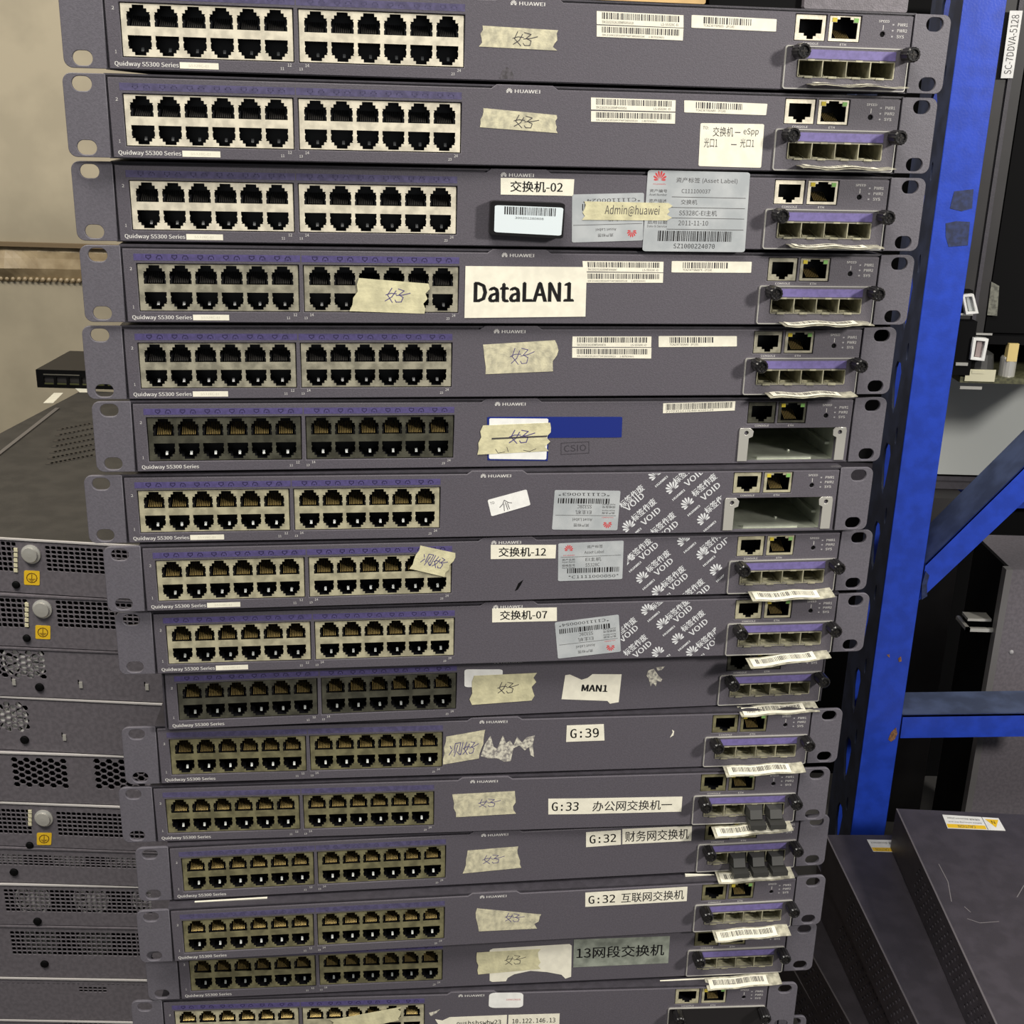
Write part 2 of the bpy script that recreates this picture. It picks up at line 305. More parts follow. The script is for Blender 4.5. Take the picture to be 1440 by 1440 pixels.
def jack_inner(x0, x1, z0, z1, gold_top):
    b = MB(); b.box(x0, x1, 14, 14.3, z0, z1); b.box(x0 - .3, x0, 1.2, 14, z0, z1); b.box(x1, x1 + .3, 1.2, 14, z0, z1); b.box(x0, x1, 1.2, 14, z0 - .3, z0); b.box(x0, x1, 1.2, 14, z1, z1 + .3)
    c = (x0 + x1) / 2
    for i in range(8):
        cx = c - 3.6 + i * 1.03
        if gold_top: b.add([(cx - .26, 3, z0 + 1.4), (cx + .26, 3, z0 + 1.4), (cx + .26, 11, z0 + 6), (cx - .26, 11, z0 + 6)], [[0, 1, 2, 3]], 1)
        else: b.box(cx - .26, cx + .26, 4, 12, z1 - .8, z1 - .3, 1)
    return b.mesh('jack_socket', [BLACKP, GOLD])
M_coni = jack_inner(151.6, 166.8, 27.4, 38.6, False); M_ethi = jack_inner(171, 187.4, 27.4, 39.8, True)
M_led = MB().box(171.6, 174.2, 0.3, 0.65, 37.0, 39.2, 0).box(184.2, 186.8, 0.3, 0.65, 37.0, 39.2, 1).mesh('port_led', [AMB, GRN])
M_btn = MB().lathe((201.4, 0.8, 31.4), [(1.3, 0), (1.3, 2.5)], 12).mesh('reset_button', VDARK)
# expansion module pieces
MODO = [(145.8, 1.9), (219.0, 0.4), (219.0, 19.0), (217.5, 23.4), (146.4, 23.6)]
CG = [153.6, 167.7, 181.8, 195.9, 210.0]
M_mod = plate('module_plate', FACE, rrect(146.0, 1.6, 217.8, 23.6, 1.2, 3), [rect(CG[0], 8.0, CG[4], 16.6)], -0.95, -0.15, 0.15)
M_modtrim = plate('module_trim', SILVER, rrect(145.5, 1.2, 218.2, 24.1, 1.4, 3), [rrect(146.1, 1.8, 217.6, 23.5, 1.0, 3)], -1.2, -0.1)
M_strip = MB().box(156.5, 210.5, -1.05, -0.97, 17.6, 22.3).mesh('lilac_strip', PURPLE2)
def cage_mesh():
    b = MB()
    for i in range(5): b.box(CG[i] - .25, CG[i] + .25, -1.6, 32, 8.0, 16.6)
    b.box(CG[0], CG[4], -1.4, 32, 16.45, 16.8); b.box(CG[0], CG[4], -1.4, 32, 7.6, 7.95); b.box(CG[0], CG[4], 32, 32.4, 7.6, 16.8)
    for i in range(4):
        c = (CG[i] + CG[i + 1]) / 2
        b.box(c - 3.2, c + 1.6, -1.9, -1.4, 7.3, 8.4); b.box(c - 2, c + 2, -1.7, -1.4, 16.3, 17.2)
        for s in (-1, 1):
            b.add([(c + s * 4.6, 1, 8.0), (c + s * 4.2, 1, 8.0), (c + s * 2.4, 12, 11.5), (c + s * 2.8, 12, 11.5)], [[0, 1, 2, 3]])
        b.box(c - 3.4, c + 3.4, 6, 20, 8.0, 8.7)
    return b.mesh('transceiver_cage', CAGE)
M_cage = cage_mesh()
kprof = [(2.2, 0), (2.2, -1.6), (4.1, -1.8), (4.2, -10.6), (3.5, -11.4), (2.9, -11.4), (2.5, -10.4)]
M_knob = MB().lathe((0, -0.9, 0), kprof, 28, knurl=0.06).mesh('thumb_screw', KNOB)
M_knobslot = MB().box(-2.0, 2.0, -11.6, -11.2, -.4, .4).box(-.4, .4, -11.6, -11.2, -2.0, 2.0).mesh('screw_slot', mat('dark_steel', (70, 68, 66), 0.3, 0.8))
def tag_mesh(seed):
    rnd = random.Random(seed); b = MB(); nx = 16; L = 56.0
    for i in range(nx + 1):
        for j in range(4): b.v.append((i * L / nx, -j * 3.6, 0.5 * math.sin(i * .8 + seed) + 0.35 * rnd.random() * (j > 0)))
    k = len(b.v); b.v += [(x, y, z - 0.45) for x, y, z in b.v]
    for o_ in (0, k):
        for i in range(nx):
            for j in range(3): a = o_ + i * 4 + j; b.f.append([a, a + 1, a + 5, a + 4]); b.m.append(0)
    for i in range(nx): a = i * 4 + 3; b.f.append([a, a + 4, a + 4 + k, a + k]); b.m.append(0); a = i * 4; b.f.append([a, a + 4, a + 4 + k, a + k]); b.m.append(0)
    for j in range(3): a = j; b.f.append([a, a + 1, a + 1 + k, a + k]); b.m.append(0); a = nx * 4 + j; b.f.append([a, a + 1, a + 1 + k, a + k]); b.m.append(0)
    return b.mesh('pull_tag', FILM)
def tag_label(seed):
    rnd = random.Random(seed); b = MB(); nx = 16; L = 56.0
    def zz(x): return 0.5 * math.sin(x / L * nx * .8 + seed) + 0.75
    N = 40; x0, x1 = 2, 46
    for i in range(N):
        a = x0 + (x1 - x0) * i / N; c = x0 + (x1 - x0) * (i + 1) / N
        b.add([(a, -2.0, zz(a)), (c, -2.0, zz(c)), (c, -10.2, zz(c)), (a, -10.2, zz(a))], [[0, 1, 2, 3]], 0)
        if i % 1 == 0 and 2 < i < N - 2:
            wv = rnd.uniform(.25, .8); b.add([(a, -3.0, zz(a) + .08), (a + wv, -3.0, zz(a + wv) + .08), (a + wv, -7.5, zz(a + wv) + .08), (a, -7.5, zz(a) + .08)], [[0, 1, 2, 3]], 1)
    return b.mesh('barcode_slip', [WHITE, GRY])
M_tag = [tag_mesh(i) for i in range(4)]; M_tagl = [tag_label(i) for i in range(4)]
# empty expansion bay
def bay_mesh():
    b = MB(); b.box(151.5, 209.5, 1.9, 170, 2.2, 2.6); b.box(151.2, 151.6, 1.9, 170, 2.6, 23.6); b.box(209.4, 209.8, 1.9, 170, 2.6, 23.6)
    b.box(151.5, 209.5, 1.9, 170, 23.6, 24); b.box(151.5, 209.5, 170, 170.4, 2.4, 23.8)
    b.box(160, 196, 3, 5.5, 2.6, 4.0); b.box(206.5, 209.4, 8, 150, 10.5, 12.0); b.box(151.6, 154.5, 8, 150, 10.5, 12.0)
    for x, y in ((156, 22), (188, 22), (170, 60)): b.lathe((x, y, 2.6), [(1.2, 0), (1.0, .9)], 10, axis='z')
    return b.mesh('module_bay', BAYM)
M_bay = bay_mesh()
def bracket(s):
    b = MB(); x0 = 145.3 if s < 0 else 209.6
    me = plate('bay_bracket', SILVER, rrect(x0, 2.6, x0 + 6.0, 23.8, 0.6, 2) if 0 else [(x0, 2.6), (x0 + 6.4, 2.6), (x0 + 6.4, 17.5), (x0 + (8.8 if s < 0 else 6.4), 18.5), (x0 + (9.2 if s < 0 else 6.4), 22.0), (x0 + (7 if s < 0 else 5.8), 24.0), (x0 + (0.6 if s < 0 else -1), 24.0), (x0 - (0 if s < 0 else 2.6), 22.5), (x0 - (0 if s < 0 else 2.4), 18.8), (x0, 17.6)],
               [[(x0 + (4.6 if s < 0 else 2.0) + 1.5 * math.cos(a * .7854), 20.9 + 1.5 * math.sin(a * .7854)) for a in range(8)]], -1.3, -0.3, 0.1)
    return me
M_brL, M_brR = bracket(-1), bracket(1)
M_blank = plate('blank_plate', mat('black_blank_plate', (26, 24, 26), 0.35), rrect(146.0, 1.6, 217.8, 23.6, 1.2, 3), [], -0.95, -0.15, 0.15)
def plug_mesh():
    b = MB(); b.add([(-6, -.6, 16.2), (6, -.6, 16.2), (6, -.6, 8.2), (-6, -.6, 8.2), (-4.2, -6, 14.6), (4.2, -6, 14.6), (4.2, -9, 9.2), (-4.2, -9, 9.2)], [[0, 1, 5, 4], [1, 2, 6, 5], [2, 3, 7, 6], [3, 0, 4, 7], [4, 5, 6, 7], [0, 3, 2, 1]])
    b.box(-5.6, 5.6, -15, -3, 4.6, 8.2); b.box(-5.4, 5.4, -0.6, 12, 8.6, 15.8); return b.mesh('dust_plug', RUBBER)
M_plug = plug_mesh()
# prints shared by all units
def print_common():
    y = -0.16; a = MB(); add_text(a, 'Quidway S5300 Series', -216.0, 1.9, -183.7, 4.9, y); add_text(a, 'Quidway S5300 Series', -215.85, 1.95, -183.55, 4.9, y - .025)
    b = MB(); add_text(b, '2', -215.4, 29.6, -214.2, 31.2, y); add_text(b, '1', -215.2, 8.6, -214.5, 10.2, y)
    for s, u in (('12', -127.4), ('14', -118.2), ('24', -37.4)): add_text(b, s, u, 4.7, u + 2.0, 6.2, y)
    for s, u in (('11', -131.2), ('13', -121.4), ('23', -40.6)): add_text(b, s, u, 2.9, u + 1.8, 4.3, y)
    c = MB()
    for p in flower_polys(-7.6, 39.8, 2.0): c.flat(p, y)
    add_text(c, 'HUAWEI', -4.6, 39.1, 9.3, 40.9, y); add_text(c, 'HUAWEI', -4.45, 39.1, 9.45, 40.9, y - .025)
    return a.mesh('series_lettering', WPRINT), b.mesh('port_numbers', WPRINT), c.mesh('maker_logo', WPRINT)
M_print = print_common()
def print_right():
    b = MB(); y = -0.16; c = MB()
    add_text(b, 'CONSOLE', 155.2, 24.75, 164.4, 25.9, y); d = MB(); add_text(d, 'ETH', 177, 24.75, 180.6, 25.9, y); e = MB()
    add_text(e, 'SPEED', 198.4, 37.6, 204.6, 38.9, y); e.box(201.2, 201.5, y, y + .02, 33.6, 36.2)
    for s, z in (('PWR1', 35.9), ('PWR2', 32.8), ('SYS', 29.7)):
        add_text(c, s, 209.8, z, 215.6 if s != 'SYS' else 214.2, z + 1.6, y); c.flat(rect(206.6, z + .3, 207.6, z + 1.1), y, 1)
    return b.mesh('jack_lettering', WPRINT), d.mesh('jack_lettering', WPRINT), e.mesh('button_lettering', WPRINT), c.mesh('indicator_lettering', [WPRINT, GPRINT])
M_printR = print_right()
def strip_mesh():
    b = MB(); b.box(-213.0, -122.9, -0.17, -0.11, 34.9, 38.6); b.box(-122.2, -33.6, -0.17, -0.11, 34.9, 38.6); return b.mesh('purple_strip', PURPLE)
M_pstrip = strip_mesh()
def icon_mesh():
    b = MB()
    for blk in (B1, B2):
        for c in centers(blk):
            u = c + 0.4 - 2.9; z = 36.8
            b.ribbon([(u - 1.3, z + 1), (u + 1.3, z + 1), (u + 1.3, z), (u, z - 1.1), (u - 1.3, z), (u - 1.3, z + 1)], 0.5, -0.22)
            u = c + 0.4 + 2.9
            b.ribbon([(u - 1.4, z - 1), (u - 1.4, z), (u - .7, z + .9), (u + .7, z + .9), (u + 1.4, z), (u + 1.4, z - 1)], 0.5, -0.22); b.ribbon([(u - .4, z - .9), (u + .4, z - .9)], 0.6, -0.22)
    return b.mesh('strip_icons', ICON)
M_icon = icon_mesh(); M_iconF = M_icon.copy(); M_iconF.materials[0] = ICONF; M_pstripF = M_pstrip.copy(); M_pstripF.materials[0] = PURPLEF; FADED = (1, 2, 3, 11, 12, 13, 14)
M_wlabel = MB().box(-183.0, -163.2, -0.24, -0.12, 2.1, 5.2, 0); add_text(M_wlabel, 'S5328C-EI', -178.6, 3.0, -168.4, 4.3, -0.26, 1); M_wlabel = M_wlabel.mesh('model_label', [WHITE, mat('faint_ink', (196, 192, 176), .6)])
# ---- stickers
def bil(q, a, b):      # q: TL,TR,BR,BL in uv; a across 0..1, b up 0..1
    x = (q[3][0] * (1 - a) + q[2][0] * a) * (1 - b) + (q[0][0] * (1 - a) + q[1][0] * a) * b
    z = (q[3][1] * (1 - a) + q[2][1] * a) * (1 - b) + (q[0][1] * (1 - a) + q[1][1] * a) * b
    return (x, z)
HAO = [[(.2, .95), (.08, .5), (.38, .05)], [(.42, .8), (.3, .4), (.04, .12)], [(0, .5), (.22, .62), (.48, .6)], [(.5, .92), (.8, .82), (.6, .55)], [(.6, .55), (.82, .4), (.78, .1), (.55, .08), (.48, .22)], [(.48, .5), (.8, .56), (1.1, .7)]]
CE = [[(.0, .8), (.06, .6)], [(.0, .2), (.1, .5)], [(.18, .9), (.18, .3)], [(.18, .9), (.38, .9), (.36, .3)], [(.28, .75), (.2, .05)], [(.28, .35), (.4, .1)], [(.46, .9), (.44, .1), (.4, .2)]] + [[(x * .5 + .5, y * .9) for x, y in s] for s in HAO]
PEN_A = [[(x * .33, y) for x, y in s] for s in [[(.5, 1), (.5, .8)], [(.1, .8), (.9, .8)], [(.3, .7), (.1, .5)], [(.7, .7), (.9, .5)], [(.8, .5), (.2, 0)], [(.2, .5), (.9, 0)]]]
def sticker(sw, k, name, q, m, label, items=(), torn=False, layer=0, px=True, rnd_r=0.0, th=0.14, raw_poly=None):
    if px: q = PL[k].quad(q)
    y = -0.18 - 0.16 * layer; rn = random.Random(k * 31 + len(items) + int(abs(q[0][0] * 7)))
    if raw_poly: poly = [bil(q, a, b) for a, b in raw_poly]
    elif torn:
        poly = [bil(q, 0 + rn.uniform(-.02, .03), i / 5) for i in range(6)] + [bil(q, i / 6, 1) for i in range(1, 6)]
        poly += [bil(q, 1 + rn.uniform(-.045, .03), 1 - i / 6) for i in range(7)] + [bil(q, 1 - i / 5, 0) for i in range(1, 5)]
    elif rnd_r: poly = [bil(q, a, b) for a, b in reversed([(p[0], p[1]) for p in rrect(0, 0, 1, 1, rnd_r, 4)])]
    else: poly = [bil(q, 0, 0), bil(q, 0, 1), bil(q, 1, 1), bil(q, 1, 0)]
    me = MB().prism(poly, y - th, y).mesh(name, m)
    so = link(name, me, sw, label)
    groups = {}
    for it in items:
        kind, mt, a = it[0], it[1], it[2:]; yy = y - th - 0.05
        mb = groups.setdefault(('barcode' if kind == 'bar' else 'logo' if kind == 'flower' else 'handwriting' if kind == 'pen' else 'lettering', mt.name), (MB(), mt))[0]
        if kind == 'text':
            s, x0, z0, x1, z1 = a[:5]; bold = a[5] if len(a) > 5 else 0.0; flip = len(a) > 6 and a[6]
            v, f, _ = text_geo(s, bold)
            if flip: pts = [bil(q, x1 - p * (x1 - x0), z1 - r * (z1 - z0)) for p, r in v]
            else: pts = [bil(q, x0 + p * (x1 - x0), z0 + r * (z1 - z0)) for p, r in v]
            mb.add([(p[0], yy, p[1]) for p in pts], f)
        elif kind == 'bar':
            x0, z0, x1, z1, n = a; t = x0; r2 = random.Random(n + k)
            while t < x1:
                wv = (x1 - x0) / n * r2.choice((.35, .5, .5, .9)); mb.flat([bil(q, t, z0), bil(q, min(t + wv, x1), z0), bil(q, min(t + wv, x1), z1), bil(q, t, z1)], yy); t += wv + (x1 - x0) / n * r2.choice((.4, .5, .7))
        elif kind == 'line': x0, z0, x1, z1, wd = a; mb.ribbon([bil(q, x0, z0), bil(q, x1, z1)], wd, yy)
        elif kind == 'flower':
            cx, cz, r, flip = a; c = bil(q, cx, cz)
            for p in flower_polys(c[0], c[1], r, math.pi if flip else 0): mb.flat(p, yy)
        elif kind == 'pen':
            strokes, x0, z0, x1, z1, wd = a
            for s in strokes: mb.ribbon([bil(q, x0 + p * (x1 - x0), z0 + r * (z1 - z0)) for p, r in s], wd, yy)
        elif kind == 'qbox': mb.flat([bil(q, *p) for p in rect(*a)], yy)
    for (nm, _), (mb, mt) in groups.items(): link(nm, mb.mesh(nm, mt), so)
    return so
def bar2(k, sw, q1, q2, q3, t1, t2, t3):
    sticker(sw, k, 'barcode_label', q1, WHITE, 'white barcode strip, upper of the pair', [('bar', GRY, .06, .42, .95, .92, 46), ('text', GRY, t1, .06, .1, .42, .3), ('text', GRY, 'LS-S5328C-EI', .74, .1, .94, .3)])
    sticker(sw, k, 'barcode_label', q2, WHITE, 'white barcode strip, lower of the pair', [('bar', GRY, .06, .38, .95, .9, 50), ('text', GRY, t2, .06, .1, .55, .26), ('text', GRY, '1 407030601', .6, .1, .78, .26)])
    if q3: sticker(sw, k, 'barcode_label', q3, WHITE, 'separate white barcode strip', [('bar', GRY, .14, .38, .7, .9, 24), ('text', GRY, t3, .14, .1, .5, .33)], rnd_r=.03)
def asset(k, sw, q, code, flip, label):
    f = flip
    def X(a, b): return (1 - b, 1 - a) if f else (a, b)
    def T(s, x0, z0, x1, z1, m=GRY, bold=0.0):
        if f: return ('text', m, s, 1 - x1, 1 - z1, 1 - x0, 1 - z0, bold, True)
        return ('text', m, s, x0, z0, x1, z1, bold)
    def B(x0, z0, x1, z1, n): return ('bar', BLK, 1 - x1, 1 - z1, 1 - x0, 1 - z0, n) if f else ('bar', BLK, x0, z0, x1, z1, n)
    def Ln(z): return ('line', GRY, .04, 1 - z if f else z, .96, 1 - z if f else z, .25)
    fl = ('flower', RED, .84 if f else .16, .16 if f else .84, 3.2, f)
    it = [fl, T('HUAWEI', .08, .66, .25, .69, RED), T('资产标签', .44, .84, .68, .92), T('Asset Label', .4, .7, .7, .78), Ln(.63),
          T('资产名称', .06, .53, .26, .59), T('Asset Name', .06, .48, .26, .52), T('EI主机', .42, .5, .66, .6), T('规格型号', .06, .38, .26, .44), T('Asset Model', .06, .33, .26, .37), T('S5328C', .42, .36, .64, .45),
          B(.14, .2, .94, .33, 26), T(code, .16, .06, .94, .14, BLK)]
    sticker(sw, k, 'asset_label', q, ASSET, label, it, rnd_r=.03)
def void_pattern(k, sw, flowers, cjk, voids, box):
    mb = MB(); pl = PL[k]; y = -0.2; R_ = math.radians(43)
    def put(s, px_, L, H):
        c = pl.uv(*px_); v, f, _ = text_geo(s)
        for dx, dy in ((0, 0), (.28, -.025), (.14, -.05)):
            pts = []
            for a, b in v: x, z = (a - .5) * L + dx - .14, (b - .5) * H; pts.append((c[0] + x * math.cos(R_) - z * math.sin(R_), y + dy, c[1] + x * math.sin(R_) + z * math.cos(R_)))
            mb.add(pts, f)
    for p in flowers:
        c = pl.uv(*p)
        for q in flower_polys(c[0] - .3, c[1] + .3, 5.0, R_): mb.flat(q, y)
        put('HUAWEI', (p[0] + 8, p[1] + 9), 9.5, 1.5)
    for p in cjk: put('标签作废', p, 18.5, 4.8)
    for p in voids: put('VOID', p, 14.2, 4.0)
    me = mb.mesh('void_print', VOIDM); bm = bmesh.new(); bm.from_mesh(me)
    a, b = pl.uv(*box[0]), pl.uv(*box[1])
    for co, no in (((a[0], 0, 0), (-1, 0, 0)), ((b[0], 0, 0), (1, 0, 0)), ((0, 0, max(b[1], 1.6)), (0, 0, -1)), ((0, 0, min(a[1], 40.6)), (0, 0, 1))):
        bmesh.ops.bisect_plane(bm, geom=bm.verts[:] + bm.edges[:] + bm.faces[:], plane_co=[c * MM for c in co], plane_no=no, clear_outer=True)
    bm.to_mesh(me); bm.free(); link('void_print', me, sw, 'white diagonal VOID residue left by a peeled label')
def tape_hao(sw, k, q, m=TAPE, ink=INKB, box=(.42, .1, .72, .85), layer=0, label='torn masking tape with a handwritten character'):
    return sticker(sw, k, 'masking_tape', q, m, label, [('pen', ink, HAO) + box + (.44,)], torn=True, layer=layer)

LABELS = {
 1: 'topmost grey 24-port network switch of the stack with a strip of masking tape',
 2: 'grey 24-port switch bearing a white handwritten note beside its module, second from the top',
 3: 'grey 24-port switch with a black tag and a large grey asset label',
 4: 'grey 24-port switch with the big white DataLAN1 paper label',
 5: 'grey 24-port switch directly below the DataLAN1 one, masking tape left of two barcode strips',
 6: 'grey 24-port switch with a dark blue label strip and an empty module bay',
 7: 'grey 24-port switch with white VOID residue and an empty module bay',
 8: 'grey 24-port switch labelled 交换机-12 with VOID residue beside the asset label',
 9: 'grey 24-port switch labelled 交换机-07 with a tilted asset label',
 10: 'grey 24-port switch without rack ears carrying the MAN1 label',
 11: 'grey 24-port switch labelled G:39 with a scraped paper residue',
 12: 'grey 24-port switch labelled G:33 with two rubber plugs in its module',
 13: 'grey 24-port switch labelled G:32 财务网交换机 with three rubber plugs',
 14: 'grey 24-port switch labelled G:32 互联网交换机 near the bottom of the frame',
 15: 'grey 24-port switch with a grey foil label reading 13网段交换机',
 16: 'lowest labelled grey switch with a black blank plate and an IP address sticker'}
BR = {1: 'n1', 2: 'n1', 3: 'n1', 4: 'nd', 5: 'nd', 6: 'n3', 7: 'ng', 8: 'ng', 9: 'ng', 10: 'n3', 11: 'n2', 12: 'n2', 13: 'n2', 14: 'n2', 15: 'n2', 16: 'ng'}
SW = {}
TAGS = {1: (0, 4.2, 0), 2: (0, 4.0, 1), 3: (0, 4.0, 2), 4: (0.5, 2.6, 3), 5: (.5, 2.6, 0), 8: (1, 2.4, 1), 9: (4.5, -1.2, 2), 10: (1, 0.2, 3), 11: (1.5, 1.6, 0), 12: (3, -1.0, 1), 13: (1, .6, 2), 14: (1.5, 2.2, 3), 15: (2, -1.0, 0)}
for k in range(1, 18):
    label = LABELS.get(k, 'grey rack switch at the very bottom of the main stack, only its right ear showing' if k == 17 else '')
    sw = empty('network_switch', PL[k].matrix(), label, 'network switch', 'rack switches in the main stack'); SW[k] = sw
    kind = 'bay' if k in (6, 7) else 'module'
    link('case', M_case, sw)
    link('front_panel', M_panel[kind], sw)
    if k != 10: link('rack_ear', M_earL, sw); link('rack_ear', M_earR, sw)
    nb = BR.get(k, 'n2')
    for bi, blk in enumerate((B1, B2)):
        bo = link('port_block', M_block[nb, bi], sw)
        for c in centers(blk):
            for up in (1, 0): p = link('port', M_port[up, 1 if k <= 5 else 2 if k < 11 or k > 14 else 0], bo); p.location = (c * MM, 0, 0)
    for nm, mm_, inn in (('console_jack', M_con[nb], M_coni), ('network_jack', M_eth[nb], M_ethi)):
        j = link(nm, mm_, sw); link('jack_socket', inn, j)
        if nm == 'network_jack': link('port_led', M_led, j)
    link('reset_button', M_btn, sw)
    for me_ in M_print: link(me_.name.split('.')[0], me_, sw)
    for me_ in M_printR: link(me_.name.split('.')[0], me_, sw)
    ps = link('purple_strip', M_pstripF if k in FADED else M_pstrip, sw); link('strip_icons', M_iconF if k in FADED else M_icon, ps)
    if k in (1, 2, 3, 4, 5, 7, 8, 9): link('model_label', M_wlabel, sw)
    if kind == 'bay':
        link('module_bay', M_bay, sw); link('bay_bracket', M_brL, sw); link('bay_bracket', M_brR, sw)
    elif k == 16:
        link('blank_plate', M_blank, sw); link('module_trim', M_modtrim, sw)
    else:
        mo = link('module_plate', M_mod, sw); link('module_trim', M_modtrim, mo); link('lilac_strip', M_strip, mo); link('transceiver_cage', M_cage, mo)
    if kind != 'bay':
        for cx in (152.3, 215.9): kb = link('thumb_screw', M_knob, sw); kb.location = (cx * MM, 0, 20.9 * MM); link('screw_slot', M_knobslot, kb)
    if k in TAGS:
        rot, vz, mi = TAGS[k]; tg = link('pull_tag', M_tag[mi], sw, 'clear plastic pull tag with a barcode slip')
        tg.matrix_local = Matrix.Translation((159.5 * MM, -1.2 * MM, vz * MM)) @ Matrix.Rotation(math.radians(-rot), 4, 'Y') @ Matrix.Rotation(math.radians(rot * .7), 4, 'Z') @ Matrix.Rotation(math.radians(4 if k < 8 else 14), 4, 'X')
        link('barcode_slip', M_tagl[mi], tg)
    for ck in ({12: (2, 3), 13: (1, 2, 3)}.get(k, ())):
        pg = link('dust_plug', M_plug, sw, 'grey-black rubber dust plug'); pg.location = ((CG[ck] + CG[ck + 1]) / 2 * MM, 0, 0)
# ---- individual labels
tape_hao(SW[1], 1, [(677.5, 36), (783, 42.5), (781, 71), (675, 65.5)])
bar2(1, SW[1], [(839, 15.5), (961, 21.5), (961, 39), (839, 34)], [(839, 35.5), (961, 40), (960, 57), (839, 51.5)], [(972.5, 21), (1092, 27), (1091, 44.5), (972, 39)], 'SN:2102351610DMF6001018', 'SN:21AK2351600TMF38000034', 'TCAZ3ETSP605 - 2F(16)')
tape_hao(SW[2], 2, [(680, 152), (784.5, 162), (782.5, 187), (676, 179)])
bar2(2, SW[2], [(831, 137), (950, 141), (949.5, 157), (831, 154)], [(831, 156), (949.5, 158.5), (949, 174), (831, 171)], [(962, 141), (1079, 146), (1077, 162), (962, 158)], 'SN:2102351610DMF6000951', 'SN:21AK2351600TMF38000029', 'TCAZ3ETSOAB5 - 2F(16)')
sticker(SW[2], 2, 'paper_note', [(985, 173), (1074.5, 174.5), (1070, 236), (982, 233.5)], WHITE, 'white square note with handwriting about switch ports', [('text', BLK, 'TO:', .04, .86, .13, .93), ('text', BLK, '交换机', .2, .7, .52, .92), ('pen', INKB, [[(0, .5), (1, .5)]], .55, .78, .63, .82, .5), ('text', BLK, 'eSpp', .68, .72, .92, .9),
    ('text', BLK, '光口1', .07, .44, .28, .66), ('pen', INKB, [[(0, .5), (1, .5)]], .5, .5, .58, .54, .5), ('text', BLK, '光口1', .64, .46, .86, .66)], rnd_r=.03)
sticker(SW[3], 3, 'printed_label', [(704, 250), (807.5, 252), (806, 275.5), (704, 273.5)], WHITE, 'white label reading 交换机-02', [('text', BLK, '交换机-02', .13, .18, .85, .84, .008)])
q = PL[3].quad([(688.5, 281), (792, 284.5), (789, 334), (686.5, 328)])
tagb = link('black_tag', MB().prism([bil(q, a, b) for a, b in reversed(rrect(0, 0, 1, 1, .06, 3))], -7, -0.15).mesh('black_tag', KNOB), SW[3], 'small black plastic tag box with a white barcode label')
q2 = PL[3].quad([(694, 287), (789.5, 290.5), (786.5, 329.5), (693, 324.5)])
tl = MB().prism([bil(q2, a, b) for a, b in reversed(rrect(0, 0, 1, 1, .05, 3))], -7.25, -7.0).mesh('tag_label', BLUEW); tl = link('tag_label', tl, tagb)
bb = MB(); t = .14; r2 = random.Random(5)
while t < .88: wv = r2.choice((.008, .014, .02)); bb.flat([bil(q2, t, .68), bil(q2, t + wv, .68), bil(q2, t + wv, .97), bil(q2, t, .97)], -7.3); t += wv + r2.choice((.01, .015))
v_, f_, _ = text_geo('300201280808'); bb.add([(lambda p: (p[0], -7.3, p[1]))(bil(q2, .3 + a * .42, .53 + b * .08)) for a, b in v_], f_); bb = bb.mesh('tag_barcode', BLK); bb.name = 'tag_barcode'
for v in bb.vertices: pass
bo = link('tag_barcode', bb, tagb)
sticker(SW[3], 3, 'asset_label', [(804.5, 273.5), (905.6, 271), (904, 338), (804, 341)], ASSET, 'grey asset label stuck upside down, partly hidden by tape', [('text', GRY, '*C111100024*', .15, .82, .95, .9, 0, True), ('bar', BLK, .14, .66, .95, .8, 30), ('text', GRY, '资产标签', .36, .1, .58, .17, 0, True), ('text', GRY, 'Asset Label', .33, .22, .62, .28, 0, True), ('line', GRY, .02, .36, .98, .36, .25), ('flower', RED, .84, .18, 3.2, True), ('text', GRY, 'EI主机', .5, .42, .75, .5, 0, True)], rnd_r=.03)
sticker(SW[3], 3, 'asset_label', [(911, 239), (1054.7, 242.5), (1047, 354.5), (903, 353)], ASSET, 'large grey asset label with red logo and long barcode',
    [('flower', RED, .12, .91, 4.3, False), ('text', RED, 'HUAWEI', .06, .825, .18, .84), ('text', GRY, '资产标签 (Asset Label)', .28, .85, .88, .92), ('text', GRY, '资产编号', .03, .73, .2, .77), ('text', GRY, 'Asset Number', .03, .69, .2, .72), ('text', GRY, 'C111100037', .34, .73, .62, .78),
     ('line', GRY, .25, .68, .97, .68, .3), ('text', GRY, '资产描述', .03, .6, .2, .65), ('text', GRY, '交换机', .34, .59, .5, .65), ('line', GRY, .25, .55, .97, .55, .3), ('text', GRY, 'S5328C-EI主机', .33, .45, .7, .52), ('line', GRY, .22, .42, .97, .42, .3),
     ('text', GRY, '启用日期', .03, .34, .22, .39), ('text', GRY, 'Date In Service', .03, .3, .22, .33), ('text', GRY, '2011-11-10', .33, .33, .62, .39), ('line', GRY, .22, .28, .97, .28, .3), ('bar', BLK, .14, .13, .86, .26, 44), ('text', BLK, 'SZ1000224070', .3, .04, .7, .1)], layer=1, rnd_r=.03)
sticker(SW[3], 3, 'masking_tape', [(822, 283), (944, 285.5), (941, 310), (820, 309)], TAPEY, 'cream tape with handwritten login word', [('text', INKB, 'Admin@huawei', .24, .22, .87, .84, 0.0)], torn=True, layer=2)
sticker(SW[4], 4, 'masking_tape', [(506, 391), (605, 399), (596, 441), (492.5, 437.5)], TAPEY, 'yellowish torn tape stuck over the right-hand ports', [('pen', INK, HAO, .42, .3, .72, .8, .5)], torn=True)
sticker(SW[4], 4, 'paper_label', [(654.5, 374), (825, 375.5), (823, 445), (653, 447)], WHITE, 'big white paper label reading DataLAN1', [('text', BLK, 'DataLAN1', .07, .3, .9, .7, .018)], layer=1)
